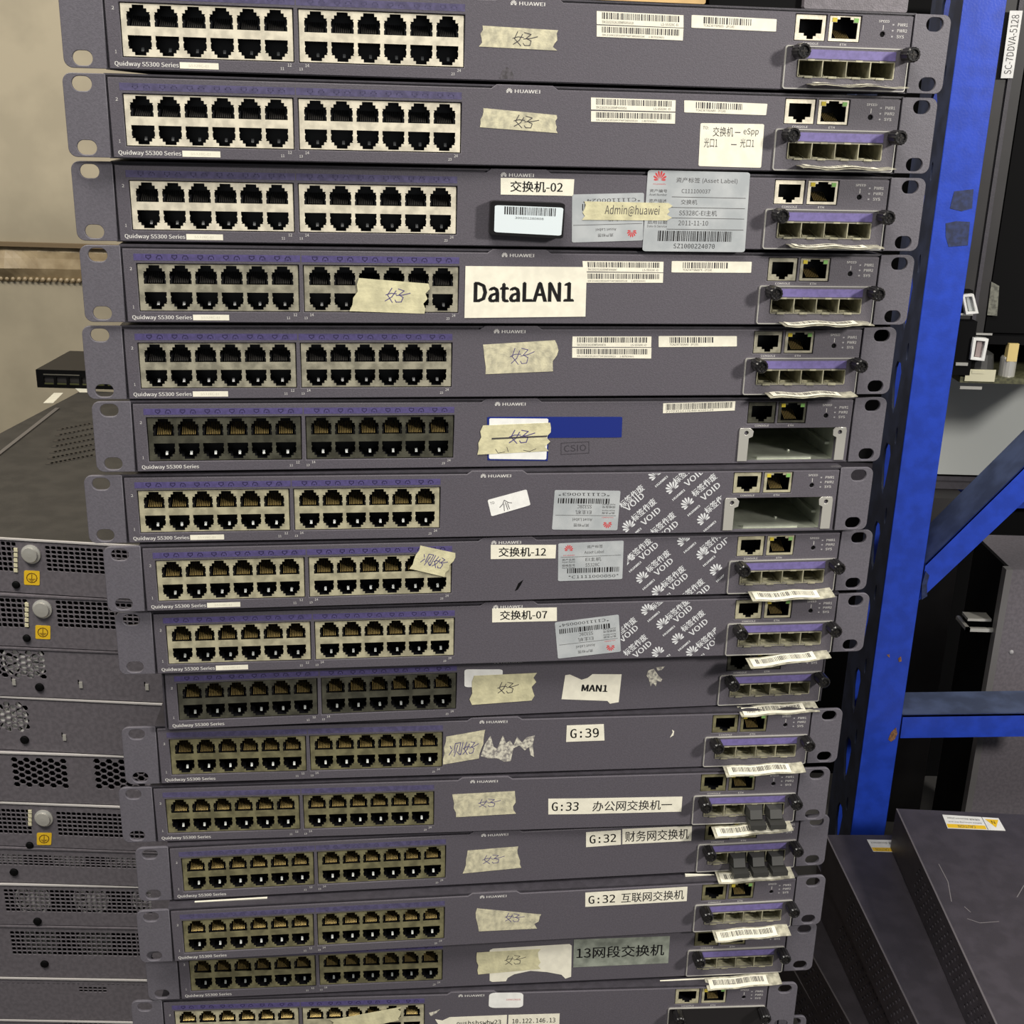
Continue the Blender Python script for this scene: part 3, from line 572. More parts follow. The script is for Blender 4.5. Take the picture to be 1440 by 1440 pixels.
bar2(4, SW[4], [(819, 367), (933, 368), (932.5, 383), (820, 381.5)], [(819.5, 383), (932.5, 384), (932, 397.5), (819.5, 397.5)], [(944.5, 367), (1057, 368), (1056, 383.5), (944, 383)], 'SN:2102351610DMF6000847', 'SN:21AK2351600TMF38000028', 'TCAZ3ETSBAB7E - 2F(16)')
tape_hao(SW[5], 5, [(680, 484.5), (785, 478), (778, 522), (683, 526)], ink=INK, box=(.36, .25, .66, .85))
bar2(5, SW[5], [(805, 473), (916, 473), (915.5, 488), (804.5, 487.5)], [(804.5, 489), (916, 489), (915.5, 504), (804.5, 503)], [(926, 472.5), (1036, 472.5), (1036, 487), (926, 488)], 'SN:2102351610DMF6000874', 'SN:21AK2351600TMF38000021', 'TCAZ3ETSOAA5 - 2F(16)')
sticker(SW[6], 6, 'barcode_label', [(932.5, 567), (1034, 564), (1033, 577), (932, 581)], WHITE, 'single white barcode strip', [('bar', GRY, .04, .3, .96, .92, 60), ('text', GRY, '2102351610DMF4000129', .04, .06, .7, .25)])
sticker(SW[6], 6, 'blue_label', [(685, 586), (875, 586), (874, 615), (685, 616)], NAVYL, 'dark blue label strip', rnd_r=.03)
sticker(SW[6], 6, 'blue_label', [(685.5, 600), (772, 600), (770, 648), (685.5, 647)], NAVYL, 'dark blue backing under the white sticker')
sticker(SW[6], 6, 'white_sticker', [(688, 588), (771, 588.5), (768, 646), (687.5, 645)], WHITE2, 'white sticker half covered by tape', layer=1, rnd_r=.03)
sticker(SW[6], 6, 'masking_tape', [(677.5, 598), (775, 594), (769, 634), (671, 639)], TAPEY, 'yellowish tape across the white sticker', [('pen', INK, HAO, .42, .3, .75, .82, .6), ('qbox', GRY, .17, .5, .97, .56), ('pen', INKB, [[(0, .5), (.1, 0), (.3, .1)], [(.35, .7), (.42, .1)], [(.9, .2), (1.1, 0), (1.3, .3)]], .25, .02, .7, .3, .35)], torn=True, layer=2)
cs = MB(); q = PL[6].quad([(789, 623), (828, 621), (828, 637), (789, 639)]); v_, f_, _ = text_geo('CSIO')
cs.add([(bil(q, .1 + a * .8, .22 + b * .56)[0], -0.2, bil(q, .1 + a * .8, .22 + b * .56)[1]) for a, b in v_], f_); cs.ribbon([bil(q, *p) for p in ((0, 0), (1, 0), (1, 1), (0, 1), (0, 0))], .35, -.2)
link('stamped_mark', cs.mesh('stamped_mark', mat('faint_dark_stamp', (58, 55, 62), .5)), SW[6], 'faint dark stamp reading CSIO in a box')
sticker(SW[7], 7, 'white_sticker', [(685.5, 703), (740.5, 688), (746, 710), (691, 726)], WHITE2, 'tilted white sticker with a small drawn mark', [('text', GRY, 'TO:', .05, .68, .16, .84), ('pen', INKB, [[(0, .4), (.3, .6), (.5, .9)], [(.5, .9), (.8, .6), (1.05, .5)], [(.4, .6), (.3, 0)], [(.55, .7), (.6, 0)], [(.7, .6), (.75, .05)]], .25, .1, .55, .8, .4)], rnd_r=.06)
asset(7, SW[7], [(780, 689), (872.5, 690), (868, 745.5), (776, 744.5)], '*C11110063*', True, 'grey asset label stuck upside down')
void_pattern(7, SW[7], [(946, 687), (967.5, 709), (990, 731), (885, 741), (922, 668)], [(888, 698), (905, 717), (990, 682), (932, 736), (964, 664), (1008, 706)], [(892, 706), (915, 726), (999, 691), (940, 745), (976, 671)], ((874, 660), (1010, 747)))
sticker(SW[8], 8, 'printed_label', [(690, 766), (782, 766), (781, 785), (690, 786)], WHITE, 'white label reading 交换机-12', [('text', BLK, '交换机-12', .12, .16, .85, .84, .008)])
asset(8, SW[8], [(785, 764), (877, 760), (875, 814), (784.5, 817)], '*C1111000050*', False, 'grey asset label the right way up')
sticker(SW[8], 8, 'masking_tape', [(591, 767), (642.5, 778), (625, 811), (576, 799.5)], TAPEY, 'small yellowish tape hanging over the last ports', [('pen', INK, CE, .2, .25, .85, .8, .5)], torn=True)
void_pattern(8, SW[8], [(904, 813), (926, 832), (989, 780), (1007.5, 802), (885, 788), (962, 761)], [(899, 772), (925, 789), (946, 811), (973, 829), (1001, 761)], [(912, 775), (933, 797), (954, 818), (1013, 767), (985, 834)], ((884, 758), (1015, 836)))
sticker(SW[9], 9, 'printed_label', [(692, 855.5), (783, 854), (783, 873), (692, 875)], WHITE, 'white label reading 交换机-07', [('text', BLK, '交换机-07', .12, .16, .85, .84, .008)])
asset(9, SW[9], [(780, 875), (870, 864), (873, 916), (784.5, 926)], '*C1111000054*', True, 'tilted grey asset label, upside down')
void_pattern(9, SW[9], [(911, 858), (932.5, 878), (954, 899), (974, 917), (926, 918)], [(952, 857), (974, 873), (995, 896), (893, 907), (878, 883), (930, 843)], [(960, 863), (982, 882), (1003, 903), (903, 913), (884, 891)], ((876, 846), (1003, 922)))
sticker(SW[10], 10, 'white_sticker', [(653, 941), (707, 941), (706, 966), (653, 966)], WHITE2, 'small white sticker under the tape', rnd_r=.1)
sticker(SW[10], 10, 'masking_tape', [(664, 950), (752.5, 946), (749, 984.5), (661, 991)], TAPEY, 'cream tape beside the ports', [('pen', INKB, HAO, .42, .3, .72, .75, .5)], torn=True, layer=1)
sticker(SW[10], 10, 'paper_label', [(795, 947.5), (874, 948), (870, 986), (789.5, 983)], WHITE, 'torn white label reading MAN1', [('text', BLK, 'MAN1', .32, .34, .78, .6, .02)], raw_poly=[(0, 0), (0, .95), (.08, .98), (.3, .78), (.4, .85), (.48, 1), (1, 1), (1, -.03), (.85, -.1), (.8, 0)])
def residue(k, px, label):
    poly = [PL[k].uv(*p) for p in px]; link('paper_residue', MB().prism(poly, -.26, -.14).mesh('paper_residue', RESID), SW[k], label)
residue(10, [(911, 943), (919, 940), (926, 950), (931, 955), (929, 959), (924, 957), (922, 965), (918, 960), (915, 965), (912, 954), (909, 950)], 'white paper residue spot')
residue(10, [(922, 938), (935, 937), (930, 942), (925, 943)], 'small white paper scrap')
sticker(SW[11], 11, 'masking_tape', [(626, 1036), (683, 1026), (675, 1066), (622, 1075)], TAPE, 'torn tape with violet scribble', [('pen', INK, CE, .15, .2, .85, .75, .5)], torn=True)
residue(11, [(682, 1046), (690, 1034), (694, 1050), (699, 1053), (707, 1034), (712, 1045), (717, 1041), (722, 1048), (727, 1036), (734, 1044), (740, 1037), (752, 1034), (749, 1047), (751, 1064), (746, 1062), (744, 1050), (738, 1055), (730, 1048), (722, 1052), (718, 1070), (709, 1071), (699, 1066), (686, 1066), (676, 1063)], 'scraped grey-white paper residue')
sticker(SW[11], 11, 'printed_label', [(797, 1020), (849, 1018), (850, 1041), (796, 1043)], WHITE, 'white label reading G:39', [('text', BLK, 'G:39', .1, .22, .86, .78, .012)])
tape_hao(SW[12], 12, [(635, 1117), (727, 1112), (724, 1144), (639.5, 1149)], ink=INK, box=(.4, .35, .72, .75))
sticker(SW[12], 12, 'printed_label', [(771, 1123), (821, 1122.5), (818, 1144.5), (771, 1145)], WHITE, 'white label reading G:33', [('text', BLK, 'G:33', .1, .22, .88, .78, .012)])
sticker(SW[12], 12, 'printed_label', [(821, 1122.5), (959.5, 1120), (958, 1141), (818, 1144.5)], WHITE, 'long white label reading 办公网交换机一', [('text', GRY, '办公网交换机一', .1, .16, .9, .82, .004)])
tape_hao(SW[13], 13, [(656, 1196), (730, 1190), (732.5, 1220), (651, 1228)], ink=INK, box=(.32, .3, .68, .75))
sticker(SW[13], 13, 'printed_label', [(824, 1170), (873, 1167), (873, 1187.5), (824, 1191)], WHITE, 'white label reading G:32', [('text', BLK, 'G:32', .1, .22, .86, .78, .012)])
sticker(SW[13], 13, 'printed_label', [(875, 1165.5), (973, 1161), (972, 1182), (875, 1187)], WHITE, 'white label reading 财务网交换机', [('text', GRY, '财务网交换机', .04, .14, .96, .84, .004)])
tape_hao(SW[14], 14, [(669, 1277), (759, 1285.5), (753, 1305.5), (671, 1309.5)], ink=INK, box=(.46, .42, .74, .95))
sticker(SW[14], 14, 'printed_label', [(823, 1255), (966.7, 1246.7), (965.5, 1266.7), (823, 1275)], WHITE, 'white label reading G:32 互联网交换机', [('text', BLK, 'G:32', .03, .2, .29, .76, .012), ('text', GRY, '互联网交换机', .35, .14, .97, .82, .004)])
sticker(SW[15], 15, 'white_sticker', [(688.5, 1334), (804, 1327), (803, 1375.5), (688.5, 1380.5)], WHITE, 'large worn sticker with its lower middle torn away', raw_poly=[(0, .04), (0, .96), (.04, 1), (.97, 1), (1, .95), (1, .05), (.93, 0), (.88, .12), (.7, .22), (.5, .28), (.3, .2), (.22, .1), (.2, 0), (.03, 0)])
tape_hao(SW[15], 15, [(670, 1339), (760, 1334), (760, 1362), (670, 1370)], m=TAPEY, ink=INKB, box=(.44, .3, .74, .8), layer=1)
sticker(SW[15], 15, 'foil_label', [(807, 1321), (942, 1316), (939.5, 1354), (806, 1360)], STEELLBL, 'grey-green foil label reading 13网段交换机', [('text', BLK, '13网段交换机', .03, .3, .95, .72, .006)])
sticker(SW[16], 16, 'white_sticker', [(688, 1396), (736, 1395.5), (735.5, 1416.5), (687, 1417)], WHITE2, 'small rounded white sticker', [('text', RED, '21980108338', .5, .5, .92, .6)], rnd_r=.18)
sticker(SW[16], 16, 'printed_label', [(612, 1431), (713, 1427), (712, 1450), (612, 1452)], WHITE, 'torn white label reading ousbsbswhw23', [('text', BLK, 'ousbsbswhw23', .3, .45, .92, .74, .01)], raw_poly=[(0, .9), (.1, .8), (.2, 1), (1, 1), (1, 0), (.2, 0), (.05, .5)])
sticker(SW[16], 16, 'printed_label', [(715, 1427), (787, 1425), (786, 1448), (714, 1450)], WHITE, 'white label reading 10.122.146.13', [('text', BLK, '10.122.146.13', .08, .48, .92, .76, .01)])
sticker(SW[16], 16, 'masking_tape', [(466, 1434), (562, 1416), (563, 1434), (470, 1454)], TAPEY, 'yellowish tape strip across the lower ports', torn=True)
residue(16, [(603, 1424), (612, 1422), (619, 1419), (614, 1424), (606, 1429)], 'torn white scrap')
def smear(k, px, name, m, label): link(name, MB().prism([PL[k].uv(*p) for p in px], -.2, -.12).mesh(name, m), SW[k], label)
SMG = mat('dark_smudge', (62, 59, 62), 0.6, 0, rgb2=(86, 82, 88), scale=500)
smear(1, [(702, 111), (706, 99), (713, 94), (720, 100), (723, 111)], 'smudge', SMG, 'dark oily smudge near the bottom edge')
smear(8, [(724, 831), (729, 820), (736, 815), (732, 823), (728, 829)], 'scratch', VDARK, 'small black gash in the paint')
smear(11, [(942, 1037), (946, 1030), (945, 1026), (948, 1028), (947, 1034)], 'scratch', WHITE, 'tiny white scratch')
# slips lying in the gaps between units
for k, px in ((13, [(274, 1266.5), (376, 1260.5), (376, 1264), (274, 1269)]), (15, [(925, 1378), (1014, 1373), (1014, 1377), (925, 1382)]), (13, [(963, 1228), (1012, 1229), (1012, 1232), (963, 1232)])):
    q = PL[k].quad(px); link('paper_slip', MB().prism(q, -1.6, -0.4).mesh('paper_slip', WHITE), SW[k], 'narrow white paper slip along the lower edge')
def crates():
  for nm_, bx, by, ry, hh, lb_ in (('wooden_crate', -8, 850, 5, -698 - FLOOR, 'wooden crate carrying the main stack, below the frame'), ('wooden_crate', -490, 1045, 0, z0 - FLOOR, 'wooden crate carrying the left stack, below the frame')):
      cr = empty(nm_, AT(bx, by, FLOOR, math.radians(ry)), lb_, 'crate')
      for i in range(5): link('plank', MB().box(-215 + i * 87, -132 + i * 87, -110 - 80 * (bx < -100), 130 + 50 * (bx < -100), hh - 14, hh - .3).mesh('plank', WOOD), cr)
      for sx in (-215, 190): link('runner', MB().box(sx, sx + 25, -110, 130, 0, hh - 14).mesh('runner', WOOD), cr)
# things lying on the topmost switch
T1 = PL[1]; ztop = 43.8
def on_top(x0p, x1p, y0, y1, h, m, name, label, cat):
    a = T1.uv(x0p, 8)[0]; b = T1.uv(x1p, 12)[0]; o = link(name, MB().prism(rrect(a, ztop, b, ztop + h, 1.0, 2), y0, y1).mesh(name, m)); o.matrix_world = T1.matrix()
    o['label'] = label; o['category'] = cat; return o
on_top(700, 996, 6, 150, 26, CARD, 'cardboard_box', 'brown cardboard box lying on the topmost switch', 'box')
on_top(1138, 1285, 8, 120, 24, CASE2, 'spare_panel_box', 'grey metal box at the right end on top of the topmost switch', 'box')
on_top(1006, 1137, 12, 120, 22, VDARK, 'power_adapter', 'black boxy adapter lying on the topmost switch', 'adapter')
# ================================================================ LEFT STACK (rear sides of other rack units)
rowsL = [((0, 754), (190, 769)), ((0, 834.5), (150, 843)), ((0, 909), (160, 917)), ((0, 977), (225, 991)), ((0, 1057), (170, 1063)), ((0, 1127), (170, 1134.6)), ((0, 1191), (150, 1196)), ((0, 1243), (150, 1245)), ((0, 1302), (190, 1304)), ((0, 1375), (200, 1377)), ((0, 1434), (200, 1437))]
LBL = ['dark unit with a dusty top at the head of the left stack, yellow earth sticker', 'second unit of the left stack, round screw and yellow earth sticker', 'left stack unit with a honeycomb fan grille and three small slots', 'left stack unit with a fan grille cut by the frame edge, bright top edge', 'left stack unit with two honeycomb vents', 'lower left stack unit with yellow earth sticker below two honeycomb vents', 'left stack unit with a fine grille, two fan circles cut short', 'left stack unit with three bright fan circles behind a fine grille', 'left stack unit with two dull fan circles behind a fine grille', 'left stack unit with a thin line of vent holes and a small hole patch', 'lowest visible unit of the left stack']
def holes_grid(pl, x0, y0, x1, y1, nx, ny, hex_=False, fill=0.8):
    A, B = pl.uv(x0, y0), pl.uv(x1, y1); u0, u1, v1, v0 = A[0], B[0], A[1], B[1]; out = []
    du, dv = (u1 - u0) / nx, (v1 - v0) / ny
    for i in range(nx):
        for j in range(ny):
            cx, cz = u0 + (i + .5) * du, v0 + (j + .5) * dv
            if hex_:
                if i % 2: cz += dv / 2
                if cz + dv * .45 > v1: continue
                out.append([(cx + du * .56 * math.cos(math.radians(60 * a)), cz + dv * .46 * math.sin(math.radians(60 * a))) for a in range(6)])
            else: out.append(rrect(cx - du * fill / 2, cz - dv * fill / 2, cx + du * fill / 2, cz + dv * fill / 2, du * .15, 1))
    return out
FANM = mat('fan_metal', (236, 234, 228), 0.3, 0.1)
def fan(pl, px, r, sw, m=FANM):
    c = pl.uv(*px); b = MB(); b.lathe((c[0], 1.6, c[1]), [(r * .38, 0), (r * .38, 8)], 18)
    for i in range(9):
        a = i * 2 * math.pi / 9; a2 = a + .56
        p = [(c[0] + r * .36 * math.cos(a), 2.6, c[1] + r * .36 * math.sin(a)), (c[0] + r * math.cos(a), 2.2, c[1] + r * math.sin(a)), (c[0] + r * math.cos(a2), 3.4, c[1] + r * math.sin(a2)), (c[0] + r * .36 * math.cos(a2), 3.4, c[1] + r * .36 * math.sin(a2))]
        b.add(p, [[0, 1, 2, 3]])
    n_ = 28
    for i in range(n_):
        a, a2 = 2 * math.pi * i / n_, 2 * math.pi * (i + 1) / n_
        b.add([(c[0] + r * 1.0 * math.cos(a), 1.7, c[1] + r * 1.0 * math.sin(a)), (c[0] + r * 1.0 * math.cos(a2), 1.7, c[1] + r * 1.0 * math.sin(a2)), (c[0] + r * 1.12 * math.cos(a2), 1.7, c[1] + r * 1.12 * math.sin(a2)), (c[0] + r * 1.12 * math.cos(a), 1.7, c[1] + r * 1.12 * math.sin(a))], [[0, 1, 2, 3]])
    me = b.mesh('fan', m); bm = bmesh.new(); bm.from_mesh(me)
    for zz, sg in ((1.2, -1), (H_ - 1.8, 1)): bmesh.ops.bisect_plane(bm, geom=bm.verts[:] + bm.edges[:] + bm.faces[:], plane_co=(0, 0, zz * MM), plane_no=(0, 0, sg), clear_outer=True)
    bmesh.ops.bisect_plane(bm, geom=bm.verts[:] + bm.edges[:] + bm.faces[:], plane_co=(-1.5 * MM, 0, 0), plane_no=(1, 0, 0), clear_outer=True)
    bm.to_mesh(me); bm.free(); return link('fan', me, sw, 'fan seen through the grille')
LIPM = mat('edge_highlight', (196, 192, 190), .4, .0); PLL = []  # LIPM paints the highlight along the top edges as a pale colour
for i in range(11):
    (ax, ay), (bx_, by_) = rowsL[i]; mx, my = (ax + bx_) / 2, (ay + by_) / 2; ym = 829.0 - 0.3 * i
    z1 = aty(mx, my, ym).z; a, b = atz(ax, ay, z1), atz(bx_, by_, z1); yaw = math.atan2(b.y - a.y, b.x - a.x) * .6; xm = (a.x + b.x) / 2
    if i == 0: top0 = z1
    z0 = (aty((rowsL[i + 1][0][0] + rowsL[i + 1][1][0]) / 2, (rowsL[i + 1][0][1] + rowsL[i + 1][1][1]) / 2, ym - .3).z + .4) if i < 10 else z1 - 44
    xr = -262.0 if i in (2, 3) else -268.0; W_ = 248 if i == 0 else 442
    pl = Plane(xr, ym + (xr - xm) * math.tan(yaw), z0, yaw); PLL.append(pl); H_ = z1 - z0
    sw = empty('rack_unit', pl.matrix(), LBL[i], 'rack unit', 'rack units in the left stack')
    dep = 455 if i == 0 else 400
    body = shell(-W_, 0, 1.2, dep, 0, H_); link('case', body.mesh('case', TOPM if i == 0 else CASE2), sw)
    hs = []; P_ = pl; link('vent_blackout', MB().box(-W_ + 2, -2, 16, dep - 10, 1.5, H_ - 1.5).mesh('vent_blackout', VDARK), sw)  # added black box, makes the vent holes look dark inside
    if i == 0: hs += holes_grid(P_, 62, 767, 190, 811, 15, 6) + holes_grid(P_, -30, 759, 27, 805, 7, 6)
    if i == 1: hs += holes_grid(P_, 77, 844, 205, 888, 15, 6) + holes_grid(P_, -10, 840, 43, 884, 6, 6)
    if i == 2: hs += holes_grid(P_, -20, 912, 66, 956, 9, 5, True)
    if i == 3: hs += holes_grid(P_, -30, 984, 43, 1031, 8, 5, True)
    if i == 4: hs += holes_grid(P_, 15, 1064, 97, 1110, 9, 5, True) + holes_grid(P_, 131, 1066, 213, 1113, 9, 5, True)
    if i == 5: hs += holes_grid(P_, 78, 1141, 225, 1181, 20, 6) + holes_grid(P_, -20, 1136, 46, 1174, 9, 6)
    if i == 6: hs += holes_grid(P_, -20, 1200, 215, 1223, 32, 4)
    if i == 7: hs += holes_grid(P_, 4, 1250, 215, 1286, 29, 6)
    if i == 8: hs += holes_grid(P_, 13, 1309, 215, 1346, 28, 6)
    if i == 9: hs += holes_grid(P_, -20, 1381, 205, 1386, 32, 1) + holes_grid(P_, 110, 1387.5, 151, 1396, 6, 2)
    if i == 10: hs += holes_grid(P_, 88, 1437, 215, 1443, 18, 1)
    hs = [h for h in hs if min(p[1] for p in h) > 0.8 and max(p[1] for p in h) < H_ - .8 and max(p[0] for p in h) < -1.5 and min(p[0] for p in h) > -W_ + 2]
    link('rear_panel', plate('rear_panel', CASE2, rect(-W_ + .1, 0.4, -0.1, H_ - 1.4), hs, 0, 1.2, 0.1), sw)
    link('top_lip', MB().box(-W_, 0, -0.8, 1.2, H_ - 1.2, H_).mesh('top_lip', LIPM if i in (0, 3, 4, 5, 7, 9, 10) else CASE2), sw)
    def screwd(px, r, m, name='screw', out=3):
        c = P_.uv(*px); link(name, MB().lathe((c[0], -0.1, c[1]), [(r, 0), (r, -1), (r * .82, -1.6), (r * .75, -out), (r * .2, -out - .4)], 24).mesh(name, m), sw, 'round silver earthing screw' if m is SILVER else None)
    if i in (0, 1, 5):
        ctr, lab, scr = {0: ((44, 779), [(34, 802), (56, 803), (56, 823), (34, 822)], (23, 822)), 1: ((60, 856), [(50, 879), (71, 880), (71, 899), (50, 898)], (38, 897)), 5: ((62, 1150), [(52, 1171), (73, 1171), (72, 1188), (52, 1188)], (42, 1188))}[i]
        screwd(ctr, 7.4, SILVER); screwd(scr, 3.0, VDARK, 'small_screw', 1.8)
        q = P_.quad(lab); lo = link('earth_sticker', MB().prism([bil(q, a, b) for a, b in reversed(rrect(0, 0, 1, 1, .08, 2))], -.3, -.05).mesh('earth_sticker', YEL), sw, 'yellow sticker with an earth symbol')
        eb = MB(); eb.ribbon([bil(q, .5 + .33 * math.cos(t * .524), .5 + .33 * math.sin(t * .524)) for t in range(13)], .7, -.36); eb.ribbon([bil(q, .5, .75), bil(q, .5, .42)], .6, -.36)
        for wd, zz in ((.22, .42), (.14, .34), (.06, .27)): eb.ribbon([bil(q, .5 - wd, zz), bil(q, .5 + wd, zz)], .5, -.36)
        link('earth_symbol', eb.mesh('earth_symbol', mat('brown_ink', (120, 86, 20), .6)), lo)
        cx, cy = {0: (22.5, 773), 1: (38, 850), 5: (42.5, 1141)}[i]; pb = MB()
        for j in range(5 if i < 2 else 4): c = P_.uv(cx, cy + j * (7.2 if i < 2 else 5.8)); pb.box(c[0] - 1.4, c[0] + 1.4, -.8, 1.5, c[1] - 1.4, c[1] + 1.4)
        link('contact_row', pb.mesh('contact_row', mat('pale_contacts', (226, 220, 186), .4, .0)), sw)
    for px in {2: [(56, 966)], 3: [(35, 1040)], 6: [(20, 1226)], 7: [(53, 1295)], 8: [(63, 1355)]}.get(i, []): screwd(px, 3.4, VDARK, 'small_screw', 1.6)
    for px in {2: [(20, 958), (114, 962), (207, 965)], 3: [(91, 1036)]}.get(i, []):
        c = P_.uv(*px); link('slot_tab', MB().box(c[0] - 1.3, c[0] + 1.3, -.9, 0, c[1] - 3, c[1] + 2).box(c[0] - 2.2, c[0] - 1.3, -.3, -.05, c[1] + 0, c[1] + 3.6, 1).mesh('slot_tab', [SILVER, VDARK]), sw)
    DULL = mat('dull_fan_metal', (128, 130, 124), 0.5, 0.4)
    for px, r, m in {2: [((32, 932), 15, FANM)], 3: [((8, 1010), 15, FANM)], 6: [((10, 1208), 12, FANM), ((94, 1208), 12, FANM), ((172, 1210), 12, FANM)], 7: [((45, 1266), 13, FANM), ((127, 1266), 13, FANM), ((210, 1268), 13, FANM)], 8: [((57, 1325), 13, DULL), ((133, 1325), 13, DULL)]}.get(i, []): fan(P_, px, r, sw, m)
crates()
# dusty top of the first unit: seam, vent patch, paper strips ; small black switch standing on it
def topquad(px, h=0.3): return [atz(x, y, top0) for x, y in px]
def top_poly(name, px, m, h, label=None, parent=None):
    P = topquad(px); b = MB(); n_ = len(P); b.v = [(p.x, p.y, top0 + .05) for p in P] + [(p.x, p.y, top0 + .05 + h) for p in P]
    b.f = [list(range(n_)), list(range(n_, 2 * n_))] + [[i, (i + 1) % n_, n_ + (i + 1) % n_, n_ + i] for i in range(n_)]; b.m = [0] * len(b.f)
    me = b.mesh(name, m); o = link(name, me, parent, label); o.matrix_world = I4; return o
U0 = [o for o in C.objects if o.name == 'rack_unit'][0]
bpy.context.view_layer.update()
for nm, px, m, h, lb in (('paper_strip', [(61, 567), (76, 553), (89, 553), (75, 567)], WHITE, .4, 'thin white paper strip stuck on the top'), ('paper_strip', [(105, 546), (125, 546), (126, 552), (112, 552)], WHITE, .4, 'short white paper strip near the ear'), ('raised_seam', [(0, 636), (78, 575), (84, 575), (0, 641)], mat('seam_paint', (104, 100, 97), .5), 1.2, 'raised sheet seam')):
    top_poly(nm, px, m, h, lb, U0)
vb = MB()
for r in range(7):
    for c_ in range(11):
        P = atz(70 + c_ * 6.2 + r * 2.5, 652 - r * 8 - c_ * 1.2, top0)
        vb.box(P.x - 2.6, P.x + 2.6, P.y - 3.4, P.y + 3.4, top0 + .02, top0 + .35)
vo = link('vent_slots', vb.mesh('vent_slots', mat('vent_dark', (54, 51, 49), .5)), U0, 'patch of dark vent slots in the top'); vo.matrix_world = I4; vo['kind'] = 'stuff'
a = atz(53, 545, top0); fy = a.y; zt = aty(53, 520, fy).z
bs = empty('desktop_switch', AT(a.x, fy, top0 + .3), 'small black desktop switch standing on the left stack, half hidden by an ear', 'network switch')
hb = zt - top0; wv = 170
link('case', MB().box(0, wv, 1, 105, 0, hb).mesh('case', mat('black_plastic_case', (38, 36, 35), .5)), bs)
phs = [rect(8 + i * 14, hb * .18, 19 + i * 14, hb * .62) for i in range(8)]
link('front_panel', plate('front_panel', VDARK, rect(0, 0, wv, hb), phs, -0.8, 0.9), bs)
for i in range(8): pp = link('port', MB().box(8.5 + i * 14, 18.5 + i * 14, -1.0, -.6, hb * .2, hb * .28, 0).mesh('port', mat('olive_contacts', (70, 72, 40), .4)), bs)
link('indicator_row', MB().box(8, 48, -1.0, -.8, hb * .72, hb * .78).mesh('indicator_row', mat('dim_print', (90, 88, 80), .5)), bs)
# ================================================================ BLUE RACK FRAME
PY = 1100.0; px0 = 367.0; px1 = 403.0; T_ = 2.2
fr = empty('shelf_frame', AT(px0, PY, FLOOR), 'blue enamelled slotted steel rack frame right of the stack', 'rack')
def local(m): return m      # meshes below are in frame coordinates (x right of px0, y behind PY, z above floor)
zc = -FLOOR
tear = lambda y, z, s=1: [(y + p[0] * s, z + p[1]) for p in ((-2, -27), (5, -20), (11, 0), (11, 16), (6, 24), (-5, 24), (-10, 16), (-8, 0), (-5, -16))]
hz = []; zz_ = 40.0
while zz_ < 1500: hz.append(tear(44, zz_)); hz.append([(24 + 3 * math.cos(t), zz_ + 38 + 9 * math.sin(t)) for t in [q_ * .7854 for q_ in range(8)]]); zz_ += 81.5
hz2 = [h for h in hz if min(p[1] for p in h) > 5 and max(p[1] for p in h) < 1495]
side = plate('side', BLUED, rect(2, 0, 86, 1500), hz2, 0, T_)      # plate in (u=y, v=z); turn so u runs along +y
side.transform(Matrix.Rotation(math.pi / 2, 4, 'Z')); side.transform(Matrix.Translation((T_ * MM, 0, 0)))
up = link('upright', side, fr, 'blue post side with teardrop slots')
link('upright_face', plate('face', BLUE, rect(0, 0, px1 - px0, 1500), [], 0, T_, .6), fr)
link('upright_flange', MB().box(px1 - px0 - T_, px1 - px0, T_, 34, 0, 1500).mesh('flange', BLUE), fr)
link('upright_back', MB().box(2, 36, 84, 86, 0, 1500).mesh('back', BLUE), fr)
link('foot_plate', MB().box(-8, 44, -6, 92, 0, 4).mesh('foot', VDARK), fr)
def beam(name, A, B, Ah, Yf, dep, lbl):      # L-section: face between px lines, flange going back at its top
    P = [aty(*p, Yf) for p in (A[0], A[1], B[1], B[0])]   # top-left, top-right, bottom-right, bottom-left
    t = 2.0; v = []
    for dy in (0, t): v += [(p.x - px0, p.y + dy - PY, p.z - FLOOR) for p in P]
    b = MB(); b.add(v, [[0, 1, 2, 3], [4, 5, 6, 7], [0, 1, 5, 4], [1, 2, 6, 5], [2, 3, 7, 6], [3, 0, 4, 7]])
    tl, tr = v[0], v[1]; w_ = [(x, y + d, z + k_) for d in (0, dep) for k_ in (0, -t) for x, y, z in (tl, tr)]
    o_ = link(name, b.mesh(name, BLUE), fr, lbl); b = MB()
    b.add(w_, [[0, 1, 5, 4], [2, 3, 7, 6], [4, 5, 7, 6], [0, 4, 6, 2], [1, 5, 7, 3], [0, 1, 3, 2]])
    link('top_flange', b.mesh('top_flange', BLUEF), o_, 'grey-blue top flange')
beam('cross_beam', ((1270, 1006), (1560, 1002)), ((1266, 1038), (1558, 1034)), 0, PY + 1, 50, 'horizontal blue cross beam')
beam('diagonal_brace', ((1302, 793), (1560, 539)), ((1293, 844), (1552, 600)), 0, PY + 1, 55, 'diagonal blue brace')
beam('cross_beam', ((1240, 675), (1560, 674)), ((1240, 716), (1560, 714)), 0, PY + 330, 20, 'rear blue cross beam')
